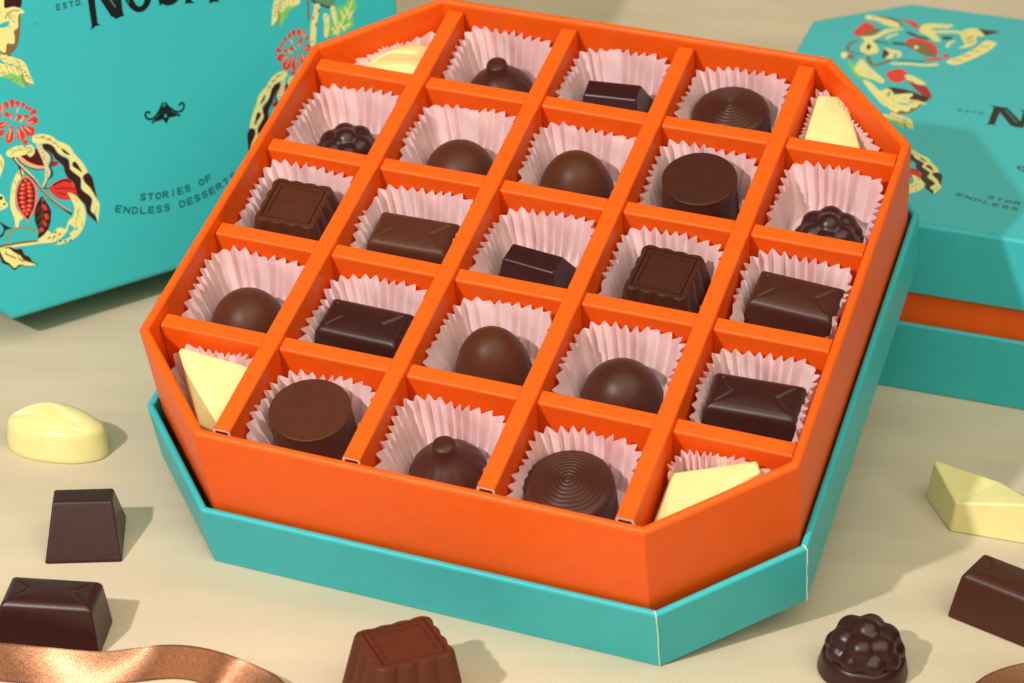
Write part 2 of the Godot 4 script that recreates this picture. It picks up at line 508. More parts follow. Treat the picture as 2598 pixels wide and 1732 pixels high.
const ART := [
["D",0,[-2053,2089,-1886,2094,-1778,2050,-1715,1927,-1735,1894,-1785,1997,-1913,2058]],
["C",0,[-2104,2043,-2053,2089,-1895,2052,-1778,2000,-1727,1897,-1751,1839,-1864,1867,-1997,1962,-2072,1957]],
["R",0,[-2131,1590,-2081,1866,-2028,1851,-1957,1781,-2007,1639,-2029,1486,-2102,1480]],
["B",0,[-2033,1508,-1999,1691,-1895,1757,-1906,1631,-1967,1510]],
["C",0,[-2033,1460,-1925,1551,-1844,1753,-1708,1832,-1688,1815,-1786,1703,-1882,1496,-1905,1392,-1840,1253,-1813,1100,-1896,1020,-1968,1061,-2000,1189,-1989,1358]],
["D",0,[-1904,1227,-1900,1170,-1910,1143,-1927,1160,-1943,1212,-1947,1268,-1937,1296,-1920,1279]],
["B",34,[-2066,1328,-2111,1215,-2102,1078,-2021,994,-1938,1027]],
["C",0,[-2070,928,-2069,864,-2088,829,-2117,845,-2138,901,-2140,966,-2120,1001,-2091,985]],
["B",0,[-2002,909,-2006,867,-2030,841,-2059,846,-2077,879,-2073,922,-2049,948,-2020,943]],
["B",45,[-1885,956,-1802,761,-1734,833,-1658,954]],
["C",53,[-1629,875,-1477,924,-1321,951,-1234,1008]],
["D",0,[-1771,1233,-1710,1164,-1718,1022,-1752,985]],
["C",0,[-1782,1252,-1706,1235,-1623,1222,-1582,1122,-1616,1039,-1635,1148,-1661,1114,-1651,1003,-1722,997,-1703,1120]],
["D",34,[-1897,1395,-1763,1377]],
["D",64,[-1702,1402,-1583,1425]],
["D",24,[-1591,981,-1359,1039]],
["R",0,[-1594,1445,-1585,1591,-1508,1622,-1405,1591,-1319,1507,-1262,1296,-1293,1237,-1398,1288]],
["B",0,[-1602,1394,-1552,1485,-1433,1509,-1343,1403,-1264,1202,-1385,1201,-1489,1298]],
["C",0,[-1463,1391,-1465,1354,-1478,1333,-1497,1341,-1509,1372,-1508,1410,-1494,1430,-1476,1422]],
["R",60,[-1334,1083,-1219,1174]],
["R",0,[-1146,1272,-1149,1230,-1168,1206,-1192,1213,-1206,1248,-1203,1290,-1184,1315,-1160,1308]],
["R",77,[-1711,2052,-1642,2042,-1575,1934]],
["D",53,[-1619,1746,-1516,1667,-1431,1652]],
["C",0,[-1536,1949,-1480,2070,-1320,2110,-1230,2121,-1287,2000,-1419,1947,-1293,1660,-1344,1616,-1445,1743,-1518,1786]],
["C",69,[-1405,1855,-1211,1933,-1095,1931,-1023,1887]],
["D",0,[-994,2093,-889,2110,-774,2108,-858,2001,-902,1960]],
["C",0,[-1133,1964,-1068,2088,-986,2096,-899,1937,-973,1883,-951,1725,-997,1588,-1098,1501,-1053,1637,-1110,1805]],
["O",22,[-1065,1775,-1004,1871]],
["O",22,[-1044,1688,-981,1760]],
["D",0,[-1185,1762,-1197,1724,-1233,1696,-1273,1694,-1294,1719,-1283,1758,-1246,1786,-1206,1788]],
["C",34,[-1205,1505,-1202,1601,-1166,1686]],
["C",37,[-1796,1519,-1768,1602,-1722,1668]],
["C",134,[-1091,1122,-995,1286,-873,1567,-826,1762]],
["O",0,[-1074,1186,-1075,1171,-1081,1162,-1089,1165,-1094,1178,-1093,1193,-1087,1201,-1079,1198]],
["O",0,[-1047,1197,-1048,1182,-1054,1173,-1062,1176,-1067,1189,-1066,1204,-1060,1212,-1052,1209]],
["O",0,[-1020,1207,-1021,1193,-1027,1184,-1035,1187,-1040,1200,-1039,1215,-1033,1223,-1025,1220]],
["O",0,[-1009,1336,-1010,1321,-1016,1312,-1024,1315,-1029,1328,-1028,1343,-1022,1352,-1014,1349]],
["O",0,[-982,1347,-983,1332,-989,1323,-997,1326,-1002,1339,-1001,1354,-995,1363,-987,1360]],
["O",0,[-955,1358,-955,1343,-962,1334,-969,1337,-974,1350,-973,1365,-967,1373,-959,1370]],
["O",0,[-944,1487,-945,1472,-951,1464,-959,1467,-964,1480,-963,1495,-956,1503,-949,1500]],
["O",0,[-916,1498,-917,1483,-923,1475,-931,1478,-936,1491,-935,1506,-929,1514,-921,1511]],
["O",0,[-889,1509,-890,1494,-896,1486,-904,1489,-909,1501,-908,1517,-901,1525,-893,1522]],
["O",0,[-877,1640,-878,1625,-885,1616,-893,1619,-897,1633,-896,1648,-890,1657,-882,1654]],
["O",0,[-850,1652,-851,1636,-857,1627,-865,1630,-870,1644,-869,1659,-862,1668,-855,1665]],
["O",0,[-822,1663,-823,1647,-829,1638,-837,1642,-842,1655,-841,1670,-835,1679,-827,1676]],
["G",0,[-2050,799,-1944,659,-1854,427,-1780,325,-1839,345,-1943,481]],
["C",0,[-1945,840,-1918,874,-1847,743,-1727,566,-1632,427,-1647,333,-1721,392,-1787,410,-1876,463,-1943,570,-1955,677]],
["R",0,[-1642,577,-1627,673,-1548,771,-1474,711,-1453,630,-1454,497,-1503,412,-1569,430]],
["K",0,[-1432,506,-1302,426,-1239,429,-1144,166,-1223,177,-1322,310]],
["C",0,[-1475,621,-1415,645,-1324,570,-1256,488,-1257,444,-1345,453,-1425,509]],
["D",0,[-1571,255,-1450,281,-1284,217,-1207,98,-1237,23,-1356,40,-1368,163,-1488,137]],
["C",0,[-1820,331,-1739,319,-1634,165,-1567,235,-1510,171,-1482,97,-1376,160,-1374,54,-1231,-16,-1267,-177,-1348,-332,-1423,-341,-1493,-203,-1564,-147]],
["O",23,[-1539,160,-1537,54]],
["O",19,[-1516,-65,-1443,6]],
["B",27,[-1404,-365,-1306,-264,-1246,-116]],
["O",57,[-1396,-413,-1308,-480,-1244,-596]],
["D",0,[-1326,194,-1208,175,-1162,119,-1171,93,-1180,62,-1201,31,-1260,56,-1325,59]],
["C",0,[-1355,199,-1320,169,-1341,71,-1316,52,-1260,53,-1199,24,-1166,-20,-1202,-18,-1232,-44,-1247,-125,-1290,-149,-1300,-250,-1360,-242,-1400,-304,-1424,-257,-1492,-214,-1535,-65,-1473,108]],
["B",0,[-1209,-16,-1218,-94,-1244,-192,-1279,-274,-1333,-319,-1406,-326,-1447,-299,-1470,-256,-1400,-309,-1370,-240,-1311,-253,-1290,-210,-1290,-149,-1247,-125,-1232,-44]],
["T",0,[-1436,-72,-1316,-57,-1344,-100,-1409,-94]],
["B",8,[-1348,-25,-1315,6,-1272,20,-1212,10]],
["G",0,[-1510,-478,-1442,-493,-1368,-481,-1338,-516,-1294,-526,-1293,-578,-1279,-643,-1333,-598,-1368,-566,-1412,-523,-1483,-498]],
["C",0,[-1440,-319,-1355,-352,-1270,-396,-1233,-444,-1212,-530,-1191,-615,-1202,-618,-1263,-580,-1277,-515,-1304,-524,-1343,-510,-1379,-483,-1442,-493,-1520,-475,-1502,-376,-1415,-400,-1447,-355]],
["T",8,[-1433,-391,-1367,-417,-1320,-442,-1266,-487]],
["O",4,[-1466,-403,-1441,-491]],
["O",4,[-1417,-411,-1394,-482]],
["O",4,[-1372,-421,-1342,-508]],
["O",4,[-1326,-445,-1303,-521]],
["O",4,[-1273,-495,-1262,-576]],
["O",4,[-1437,-357,-1376,-356]],
["O",4,[-1407,-387,-1330,-385]],
["O",4,[-1366,-413,-1274,-414]],
["O",4,[-1305,-443,-1239,-452]],
["D",0,[-1243,-509,-1246,-513,-1251,-515,-1255,-511,-1256,-506,-1253,-501,-1248,-500,-1244,-503]],
["D",0,[-1233,-539,-1236,-544,-1241,-545,-1245,-542,-1246,-536,-1243,-532,-1238,-531,-1234,-534]],
["C",0,[-1627,-1112,-1600,-1133,-1577,-1177,-1580,-1234,-1636,-1326,-1668,-1333]],
["C",0,[-1688,-1468,-1633,-1488,-1628,-1533,-1607,-1563,-1620,-1597,-1687,-1605,-1712,-1598]],
["D",0,[-1648,-1513,-1660,-1519,-1671,-1516,-1675,-1506,-1669,-1494,-1657,-1487,-1646,-1490,-1642,-1501]],
["D",0,[-1623,-1561,-1625,-1567,-1635,-1570,-1645,-1569,-1650,-1563,-1647,-1557,-1638,-1553,-1628,-1555]],
["D",0,[-1716,-1690,-1660,-1743,-1608,-1787,-1661,-1786,-1702,-1831,-1742,-1833,-1688,-1791,-1687,-1748]],
["C",0,[-1470,-1319,-1422,-1312,-1425,-1361,-1487,-1414,-1522,-1498,-1538,-1618,-1488,-1713,-1528,-1746,-1549,-1791,-1574,-1784,-1568,-1711,-1588,-1605,-1569,-1498,-1531,-1403]],
["D",19,[-1448,-1269,-1433,-1372]],
["C",6,[-1437,-1284,-1427,-1373]],
["M",0,[-1421,-1196,-1363,-1195,-1328,-1229,-1275,-1169,-1253,-1193,-1221,-1333,-1294,-1305,-1373,-1247]],
["P",0,[-1446,-1195,-1416,-1197,-1364,-1254,-1289,-1306,-1221,-1333,-1219,-1353,-1299,-1333,-1384,-1283]],
["D",8,[-1457,-1197,-1426,-1253,-1363,-1307,-1296,-1344,-1225,-1359]],
["K",0,[-1136,-1305,-1079,-1339,-1151,-1360,-1157,-1329]],
["R",0,[-1208,-1534,-1147,-1493,-1064,-1483,-1011,-1490,-985,-1535,-955,-1599,-954,-1669,-1031,-1681,-1109,-1660,-1174,-1606]],
["D",15,[-1158,-1516,-1066,-1496,-1004,-1527]],
["M",8,[-1157,-1548,-1046,-1573,-966,-1605]],
["M",6,[-1150,-1587,-1055,-1624,-969,-1640]],
["D",10,[-1272,-1515,-1208,-1534]],
["C",0,[-1276,-1057,-1192,-1055,-1109,-1094,-1061,-1147,-1008,-1180,-957,-1221,-926,-1288,-884,-1352,-851,-1410,-826,-1485,-829,-1485,-794,-1621,-780,-1739,-763,-1782,-786,-1878,-810,-1948,-816,-1870,-856,-1821,-825,-1740,-853,-1682,-907,-1617,-899,-1531,-939,-1470,-981,-1435,-985,-1384,-983,-1367,-985,-1322,-1051,-1272,-1082,-1235,-1109,-1180,-1156,-1149,-1206,-1137,-1285,-1108]],
["D",0,[-1203,-1147,-1146,-1154,-1105,-1190,-1078,-1246,-1053,-1281,-996,-1325,-984,-1372,-988,-1425,-985,-1421,-940,-1473,-901,-1524,-912,-1610,-853,-1682,-827,-1733,-856,-1821,-818,-1882,-812,-1948,-844,-1908,-894,-1837,-901,-1759,-955,-1675,-968,-1558,-1023,-1481,-1040,-1420,-1039,-1442,-1044,-1382,-1069,-1341,-1109,-1297,-1123,-1259,-1166,-1205,-1195,-1188]],
["D",0,[-869,-1501,-827,-1491,-793,-1539,-784,-1623,-782,-1732,-818,-1640,-862,-1578,-881,-1529]],
["D",0,[-1036,-1219,-995,-1256,-965,-1298,-1018,-1265]],
["D",0,[-957,-1374,-929,-1364,-900,-1413,-878,-1472,-924,-1431,-956,-1399]],
["O",0,[-1228,-1083,-1174,-1074,-1182,-1089]],
["O",0,[-1170,-1111,-1117,-1109,-1131,-1126]],
["O",0,[-1109,-1150,-1064,-1164,-1091,-1167]],
["O",5,[-1257,-1071,-1178,-1095,-1104,-1152,-1041,-1216]],
["C",0,[-1545,-1141,-1520,-1118,-1461,-1104,-1389,-1107,-1360,-1148,-1351,-1126,-1308,-1122,-1283,-1167,-1293,-1208,-1332,-1223,-1363,-1195,-1457,-1197,-1526,-1175]],
["O",6,[-1345,-1151,-1320,-1143,-1302,-1172,-1326,-1190,-1346,-1171]],
["O",0,[-1318,-1170,-1321,-1174,-1326,-1175,-1330,-1172,-1332,-1167,-1329,-1163,-1324,-1162,-1319,-1165]],
["O",5,[-1506,-1122,-1447,-1139,-1386,-1146]],
["D",15,[-1195,-1188,-1139,-1260,-1143,-1313,-1170,-1345,-1154,-1403,-1171,-1442]],
["D",14,[-1160,-1396,-1174,-1437,-1215,-1458,-1241,-1507]],
["E",0,[-1255,-1115,-1216,-1134,-1200,-1187,-1153,-1252,-1168,-1307,-1185,-1342,-1174,-1398,-1197,-1436,-1227,-1428,-1216,-1339,-1241,-1211,-1257,-1158]],
["E",0,[-1212,-1327,-1179,-1367,-1175,-1405,-1197,-1434,-1242,-1495,-1278,-1510,-1233,-1447,-1214,-1377]],
["O",3,[-1246,-1151,-1216,-1144]],
["O",3,[-1237,-1185,-1207,-1176]],
["O",3,[-1229,-1219,-1198,-1209]],
["O",3,[-1220,-1253,-1189,-1241]],
["O",3,[-1211,-1286,-1180,-1274]],
["O",3,[-1202,-1320,-1171,-1306]],
["D",25,[-1484,-1200,-1411,-1315,-1339,-1406]],
["D",21,[-1414,-1302,-1336,-1421,-1273,-1518,-1188,-1646,-1108,-1730,-1046,-1803]],
["E",14,[-1474,-1205,-1409,-1306,-1333,-1403]],
["E",9,[-1396,-1313,-1323,-1424,-1267,-1526,-1187,-1640,-1107,-1724,-1048,-1777]],
["B",6,[-1298,-1511,-1227,-1636,-1142,-1734,-1064,-1792]],
["S",0,[-1416,-788,-1400,-760,-1386,-728,-1402,-705,-1420,-702,-1439,-721,-1429,-757]],
["S",0,[-1459,-783,-1449,-757,-1443,-728,-1463,-712,-1481,-714,-1495,-733,-1478,-760]],
["S",0,[-1371,-780,-1353,-765,-1336,-748,-1352,-731,-1371,-727,-1392,-735,-1383,-758]],
["S",0,[-1328,-799,-1310,-789,-1293,-776,-1302,-759,-1317,-752,-1336,-757,-1334,-779]],
["S",0,[-1297,-830,-1283,-820,-1269,-806,-1278,-792,-1291,-788,-1307,-794,-1303,-813]],
["S",0,[-1278,-839,-1261,-837,-1244,-831,-1247,-816,-1258,-807,-1274,-806,-1277,-823]],
["S",0,[-1273,-869,-1243,-876,-1211,-879,-1202,-856,-1211,-837,-1236,-826,-1257,-847]],
["S",0,[-1326,-932,-1280,-950,-1229,-965,-1203,-938,-1207,-910,-1242,-887,-1287,-907]],
["S",0,[-1341,-901,-1316,-899,-1289,-892,-1288,-871,-1299,-858,-1322,-856,-1334,-878]],
["S",0,[-1403,-897,-1376,-890,-1348,-879,-1351,-856,-1365,-843,-1390,-844,-1398,-870]],
["S",0,[-1450,-876,-1434,-857,-1421,-835,-1434,-817,-1450,-814,-1467,-826,-1460,-852]],
["S",0,[-1485,-853,-1469,-836,-1456,-816,-1469,-799,-1485,-796,-1503,-807,-1495,-831]],
["S",0,[-1519,-802,-1503,-779,-1489,-751,-1502,-730,-1519,-727,-1536,-743,-1529,-774]],
["S",0,[-1531,-838,-1529,-817,-1531,-794,-1551,-790,-1565,-797,-1571,-815,-1551,-828]],
["S",0,[-1469,-895,-1508,-879,-1551,-866,-1574,-888,-1571,-911,-1543,-931,-1503,-915]],
["S",0,[-1515,-947,-1548,-937,-1583,-931,-1594,-956,-1586,-978,-1560,-993,-1535,-971]],
["S",0,[-1445,-915,-1487,-956,-1529,-1006,-1520,-1053,-1494,-1065,-1453,-1040,-1446,-975]],
["S",0,[-1399,-936,-1415,-983,-1426,-1037,-1392,-1068,-1361,-1065,-1338,-1030,-1367,-980]],
["S",0,[-1359,-941,-1349,-993,-1330,-1047,-1281,-1051,-1254,-1028,-1251,-983,-1305,-958]],
["S",0,[-1322,-1080,-1345,-1072,-1371,-1067,-1376,-1088,-1368,-1105,-1348,-1118,-1333,-1099]],
["R",0,[-1416,-788,-1404,-760,-1393,-727,-1404,-704,-1418,-703,-1432,-722,-1425,-757]],
["R",0,[-1459,-783,-1453,-758,-1449,-729,-1465,-713,-1479,-714,-1488,-733,-1474,-760]],
["R",0,[-1371,-780,-1356,-765,-1343,-746,-1355,-731,-1369,-727,-1385,-737,-1379,-759]],
["R",0,[-1328,-799,-1313,-788,-1298,-773,-1304,-758,-1315,-753,-1330,-760,-1330,-780]],
["R",0,[-1297,-830,-1286,-818,-1275,-804,-1280,-791,-1289,-788,-1301,-795,-1300,-814]],
["R",0,[-1278,-839,-1263,-835,-1248,-828,-1249,-815,-1256,-809,-1269,-810,-1275,-825]],
["R",0,[-1273,-869,-1245,-872,-1214,-872,-1203,-853,-1210,-839,-1233,-832,-1255,-850]],
["R",0,[-1326,-932,-1281,-946,-1230,-957,-1203,-935,-1207,-913,-1240,-895,-1286,-912]],
["R",0,[-1341,-901,-1318,-896,-1293,-887,-1289,-869,-1297,-860,-1317,-860,-1331,-881]],
["R",0,[-1403,-897,-1378,-888,-1353,-875,-1352,-854,-1363,-845,-1385,-848,-1395,-873]],
["R",0,[-1450,-876,-1438,-857,-1427,-834,-1436,-817,-1448,-814,-1461,-827,-1457,-853]],
["R",0,[-1485,-853,-1473,-836,-1462,-815,-1471,-799,-1483,-797,-1496,-808,-1492,-832]],
["R",0,[-1519,-802,-1507,-778,-1495,-750,-1505,-729,-1517,-727,-1530,-744,-1526,-775]],
["R",0,[-1531,-838,-1532,-818,-1537,-797,-1553,-791,-1563,-796,-1566,-812,-1548,-826]],
["R",0,[-1469,-895,-1507,-883,-1550,-873,-1574,-891,-1572,-908,-1544,-924,-1504,-911]],
["R",0,[-1515,-947,-1546,-941,-1580,-938,-1593,-959,-1587,-976,-1562,-986,-1536,-967]],
["R",0,[-1445,-915,-1483,-958,-1521,-1010,-1517,-1054,-1497,-1064,-1461,-1037,-1450,-973]],
["R",0,[-1399,-936,-1410,-983,-1417,-1036,-1389,-1067,-1364,-1066,-1347,-1031,-1372,-980]],
["R",0,[-1359,-941,-1345,-989,-1322,-1040,-1279,-1048,-1256,-1030,-1258,-989,-1309,-961]],
["R",0,[-1322,-1080,-1344,-1075,-1368,-1073,-1375,-1090,-1369,-1103,-1350,-1111,-1334,-1096]],
["P",15,[-1368,-790,-1383,-820]],
["P",15,[-1466,-949,-1499,-1027]],
["P",12,[-1399,-965,-1394,-1048]],
["P",12,[-1336,-960,-1289,-1015]],
["P",14,[-1327,-881,-1369,-909]],
["P",12,[-1391,-861,-1411,-885]],
["P",11,[-1311,-933,-1254,-936]],
["P",11,[-1442,-830,-1449,-867]],
["P",11,[-1507,-738,-1517,-789]],
["P",11,[-1547,-901,-1495,-894]],
["Q",0,[-1407,-1372,-1354,-1410,-1325,-1473,-1321,-1562,-1350,-1649,-1387,-1708,-1417,-1725,-1452,-1772,-1467,-1743,-1504,-1690,-1530,-1614,-1528,-1528,-1501,-1454,-1458,-1396]],
["D",0,[-1404,-1391,-1364,-1432,-1343,-1500,-1350,-1573,-1379,-1660,-1421,-1711,-1448,-1748,-1478,-1690,-1511,-1619,-1512,-1532,-1490,-1463,-1446,-1406]],
["R",0,[-1396,-1415,-1403,-1426,-1416,-1429,-1426,-1421,-1429,-1407,-1422,-1395,-1409,-1393,-1398,-1401]],
["P",0,[-1410,-1411,-1413,-1415,-1417,-1415,-1421,-1413,-1422,-1409,-1420,-1405,-1415,-1405,-1411,-1407]],
["R",0,[-1413,-1450,-1423,-1461,-1443,-1461,-1461,-1451,-1466,-1436,-1456,-1426,-1436,-1425,-1418,-1435]],
["P",0,[-1434,-1445,-1437,-1448,-1444,-1448,-1451,-1444,-1453,-1440,-1449,-1437,-1442,-1437,-1436,-1440]],
["R",0,[-1364,-1450,-1373,-1461,-1391,-1462,-1407,-1452,-1412,-1438,-1403,-1427,-1385,-1426,-1368,-1436]],
["P",0,[-1383,-1445,-1386,-1448,-1393,-1448,-1398,-1445,-1400,-1441,-1397,-1438,-1391,-1438,-1385,-1441]],
["R",0,[-1418,-1482,-1429,-1493,-1452,-1492,-1472,-1482,-1479,-1467,-1468,-1456,-1445,-1457,-1425,-1467]],
["P",0,[-1442,-1476,-1445,-1479,-1453,-1479,-1461,-1475,-1463,-1471,-1459,-1468,-1451,-1468,-1444,-1472]],
["R",0,[-1358,-1485,-1369,-1496,-1390,-1496,-1410,-1485,-1417,-1470,-1406,-1460,-1384,-1460,-1364,-1470]],
["P",0,[-1381,-1479,-1385,-1482,-1392,-1482,-1399,-1479,-1401,-1474,-1398,-1471,-1390,-1471,-1383,-1475]],
["R",0,[-1426,-1520,-1438,-1530,-1463,-1529,-1486,-1518,-1494,-1503,-1482,-1493,-1457,-1494,-1433,-1505]],
["P",0,[-1452,-1514,-1456,-1516,-1465,-1516,-1473,-1512,-1476,-1507,-1471,-1505,-1463,-1505,-1455,-1509]],
["R",0,[-1356,-1522,-1368,-1532,-1393,-1531,-1415,-1520,-1423,-1505,-1411,-1495,-1386,-1495,-1364,-1507]],
["P",0,[-1382,-1515,-1386,-1518,-1394,-1518,-1402,-1514,-1405,-1509,-1401,-1506,-1393,-1507,-1385,-1511]],
["R",0,[-1432,-1558,-1445,-1568,-1470,-1567,-1493,-1556,-1501,-1541,-1489,-1531,-1464,-1532,-1440,-1543]],
["P",0,[-1459,-1552,-1463,-1555,-1472,-1554,-1480,-1550,-1483,-1545,-1478,-1543,-1470,-1543,-1461,-1547]],
["R",0,[-1360,-1558,-1372,-1568,-1397,-1568,-1419,-1556,-1427,-1541,-1415,-1531,-1390,-1532,-1368,-1543]],
["P",0,[-1386,-1552,-1390,-1555,-1398,-1554,-1406,-1550,-1409,-1546,-1405,-1543,-1396,-1543,-1389,-1547]],
["R",0,[-1438,-1598,-1450,-1608,-1475,-1607,-1497,-1596,-1504,-1581,-1492,-1571,-1468,-1572,-1446,-1583]],
["P",0,[-1464,-1592,-1468,-1594,-1476,-1594,-1484,-1590,-1487,-1586,-1483,-1583,-1474,-1583,-1466,-1587]],
["R",0,[-1369,-1601,-1381,-1611,-1405,-1611,-1426,-1599,-1433,-1584,-1422,-1574,-1398,-1575,-1376,-1586]],
["P",0,[-1394,-1595,-1398,-1597,-1406,-1597,-1414,-1593,-1416,-1589,-1412,-1586,-1404,-1586,-1397,-1590]],
["R",0,[-1440,-1636,-1451,-1647,-1472,-1647,-1492,-1636,-1498,-1621,-1488,-1611,-1466,-1611,-1446,-1622]],
["P",0,[-1463,-1630,-1466,-1633,-1474,-1633,-1481,-1630,-1483,-1625,-1480,-1622,-1472,-1622,-1465,-1626]],
["R",0,[-1385,-1641,-1396,-1651,-1417,-1651,-1437,-1640,-1443,-1626,-1432,-1615,-1411,-1615,-1391,-1626]],
["P",0,[-1408,-1635,-1411,-1638,-1419,-1638,-1426,-1634,-1428,-1629,-1424,-1626,-1417,-1627,-1410,-1630]],
["R",0,[-1445,-1671,-1453,-1682,-1470,-1683,-1484,-1674,-1488,-1660,-1479,-1649,-1463,-1647,-1449,-1656]],
["P",0,[-1463,-1666,-1466,-1669,-1471,-1670,-1476,-1667,-1478,-1662,-1475,-1659,-1469,-1659,-1464,-1662]],
["R",0,[-1401,-1674,-1411,-1685,-1429,-1686,-1445,-1676,-1450,-1661,-1440,-1651,-1422,-1650,-1406,-1659]],
["P",0,[-1421,-1669,-1424,-1672,-1430,-1672,-1436,-1669,-1438,-1664,-1435,-1661,-1428,-1661,-1423,-1664]],
["R",0,[-1432,-1701,-1439,-1713,-1451,-1715,-1462,-1706,-1465,-1693,-1458,-1681,-1445,-1679,-1434,-1687]],
["P",0,[-1446,-1697,-1449,-1701,-1453,-1701,-1457,-1699,-1458,-1694,-1455,-1691,-1451,-1690,-1447,-1693]],
["D",0,[-1285,-1584,-1255,-1642,-1227,-1712,-1231,-1774,-1267,-1865,-1331,-1918,-1388,-1935,-1371,-1876,-1387,-1783,-1376,-1698,-1332,-1622]],
["R",0,[-1299,-1662,-1265,-1664,-1260,-1710,-1287,-1709]],
["R",0,[-1296,-1744,-1260,-1747,-1258,-1792,-1288,-1791]],
["R",0,[-1315,-1790,-1291,-1809,-1292,-1853,-1315,-1828]],
["R",0,[-1288,-1602,-1270,-1613,-1276,-1630,-1291,-1620]],
["R",0,[-1359,-1848,-1320,-1858,-1324,-1882,-1359,-1885]],
["B",5,[-1287,-1596,-1314,-1740,-1344,-1877]],
["B",4,[-1360,-1702,-1300,-1668,-1240,-1709]],
["B",4,[-1373,-1775,-1313,-1740,-1252,-1781]],
["B",4,[-1384,-1841,-1324,-1806,-1264,-1847]],
["O",19,[-1672,-1880,-1634,-1818,-1570,-1798,-1461,-1820,-1403,-1867]],
["C",0,[-1043,-1614,-984,-1648,-934,-1712,-907,-1795,-913,-1870,-948,-1950,-1006,-2005,-1079,-2030,-1162,-2040,-1230,-2034,-1241,-2019,-1088,-2002,-1089,-1970,-1035,-1940,-1075,-1891,-1104,-1941,-1128,-1960,-1181,-1990,-1251,-2003,-1395,-1977,-1389,-1941,-1332,-1924,-1286,-1892,-1251,-1927,-1206,-1901,-1164,-1893,-1120,-1917,-1075,-1853,-1029,-1827,-1003,-1757,-1023,-1676]],
["D",0,[-1272,-1951,-1273,-1957,-1280,-1962,-1289,-1964,-1295,-1961,-1294,-1955,-1287,-1950,-1278,-1948]],
["D",0,[-1226,-1957,-1227,-1963,-1234,-1969,-1243,-1970,-1249,-1967,-1248,-1961,-1241,-1956,-1232,-1954]],
["D",0,[-1170,-1947,-1170,-1953,-1177,-1958,-1186,-1960,-1192,-1957,-1192,-1951,-1185,-1946,-1176,-1944]],
["D",0,[-1205,-1918,-1206,-1924,-1213,-1930,-1222,-1931,-1228,-1928,-1227,-1922,-1220,-1917,-1211,-1915]],
["D",0,[-1128,-2019,-1128,-2025,-1135,-2030,-1145,-2032,-1151,-2029,-1150,-2023,-1143,-2017,-1134,-2016]],
["D",0,[-1174,-2009,-1175,-2015,-1182,-2021,-1191,-2023,-1197,-2020,-1196,-2014,-1189,-2008,-1180,-2006]],
["D",0,[-1081,-2025,-1082,-2031,-1089,-2036,-1098,-2038,-1104,-2035,-1103,-2029,-1096,-2024,-1087,-2022]],
["D",0,[-1216,-2016,-1217,-2022,-1224,-2027,-1233,-2029,-1239,-2026,-1238,-2020,-1231,-2015,-1222,-2013]],
["D",0,[-1008,-1939,-1008,-1945,-1015,-1951,-1024,-1952,-1030,-1949,-1030,-1943,-1023,-1938,-1014,-1936]],
["C",0,[-1744,-1914,-1647,-1928,-1548,-1929,-1392,-1959,-1383,-1980,-1553,-1959,-1684,-1946,-1748,-1938]],
["B",0,[-1767,-1895,-1644,-1910,-1545,-1917,-1403,-1943,-1399,-1960,-1549,-1938,-1680,-1925,-1771,-1919]],
["D",0,[-1662,-1936,-1608,-1970,-1551,-1985,-1534,-2040,-1493,-2071,-1469,-2122,-1428,-2158,-1521,-2152,-1590,-2126,-1647,-2148,-1697,-2090,-1744,-2059,-1759,-1998,-1763,-1946]],
["C",0,[-1742,-1940,-1670,-1946,-1620,-1998,-1574,-2036,-1543,-2089,-1441,-2155,-1526,-2144,-1594,-2112,-1644,-2130,-1687,-2074,-1721,-2040,-1746,-1963]],
["O",0,[-1615,-2054,-1626,-2052,-1645,-2039,-1661,-2023,-1664,-2013,-1653,-2015,-1635,-2028,-1619,-2044]],
["O",0,[-1544,-2103,-1555,-2101,-1574,-2087,-1590,-2071,-1593,-2061,-1582,-2063,-1563,-2076,-1548,-2092]],
["O",0,[-1662,-2020,-1673,-2018,-1692,-2004,-1707,-1988,-1711,-1978,-1700,-1980,-1682,-1993,-1666,-2009]],
["H",0,[1649,-436,1890,-485,1877,-580,1834,-585,1772,-555,1695,-515]],
["D",16,[1643,-480,1695,-518,1756,-552,1818,-585,1876,-583]],
["G",0,[1897,-612,1993,-589,2060,-533,2111,-585,2119,-650,2070,-697,2068,-774,2045,-818,1891,-835,1781,-840,1803,-747,1874,-719]],
["C",21,[1950,-651,1965,-724]],
["C",21,[1996,-625,2034,-717]],
["C",21,[1831,-781,1881,-847]],
["C",21,[1904,-740,1960,-822]],
["C",21,[2014,-734,2065,-674]],
["C",21,[1937,-803,2025,-779]],
["C",21,[1869,-753,1901,-823]],
["C",17,[1832,-837,1926,-765,2006,-676,2078,-579]],
["C",0,[1833,-592,1884,-592,1888,-736,1853,-750]],
["C",0,[1753,-631,1809,-650,1807,-719,1773,-839,1732,-837,1747,-728]],
["B",22,[1613,-429,1598,-551,1589,-653]],
["C",0,[1669,-524,1725,-535,1709,-594,1667,-711,1624,-891,1576,-881,1603,-698,1653,-576]],
["D",0,[1713,-592,1709,-603,1703,-606,1698,-600,1697,-588,1701,-577,1707,-574,1712,-580]],
["D",0,[1671,-712,1667,-723,1660,-726,1655,-721,1655,-709,1659,-698,1665,-694,1670,-700]],
["D",0,[1645,-644,1641,-655,1635,-658,1630,-652,1629,-640,1633,-629,1640,-626,1644,-632]],
]

# ------------------------------------------------------------------ materials
func paint(c: Color, rough: float, spec := 0.5) -> StandardMaterial3D:
	var m := StandardMaterial3D.new()
	m.albedo_color = c
	m.roughness = rough
	m.metallic_specular = spec
	return m

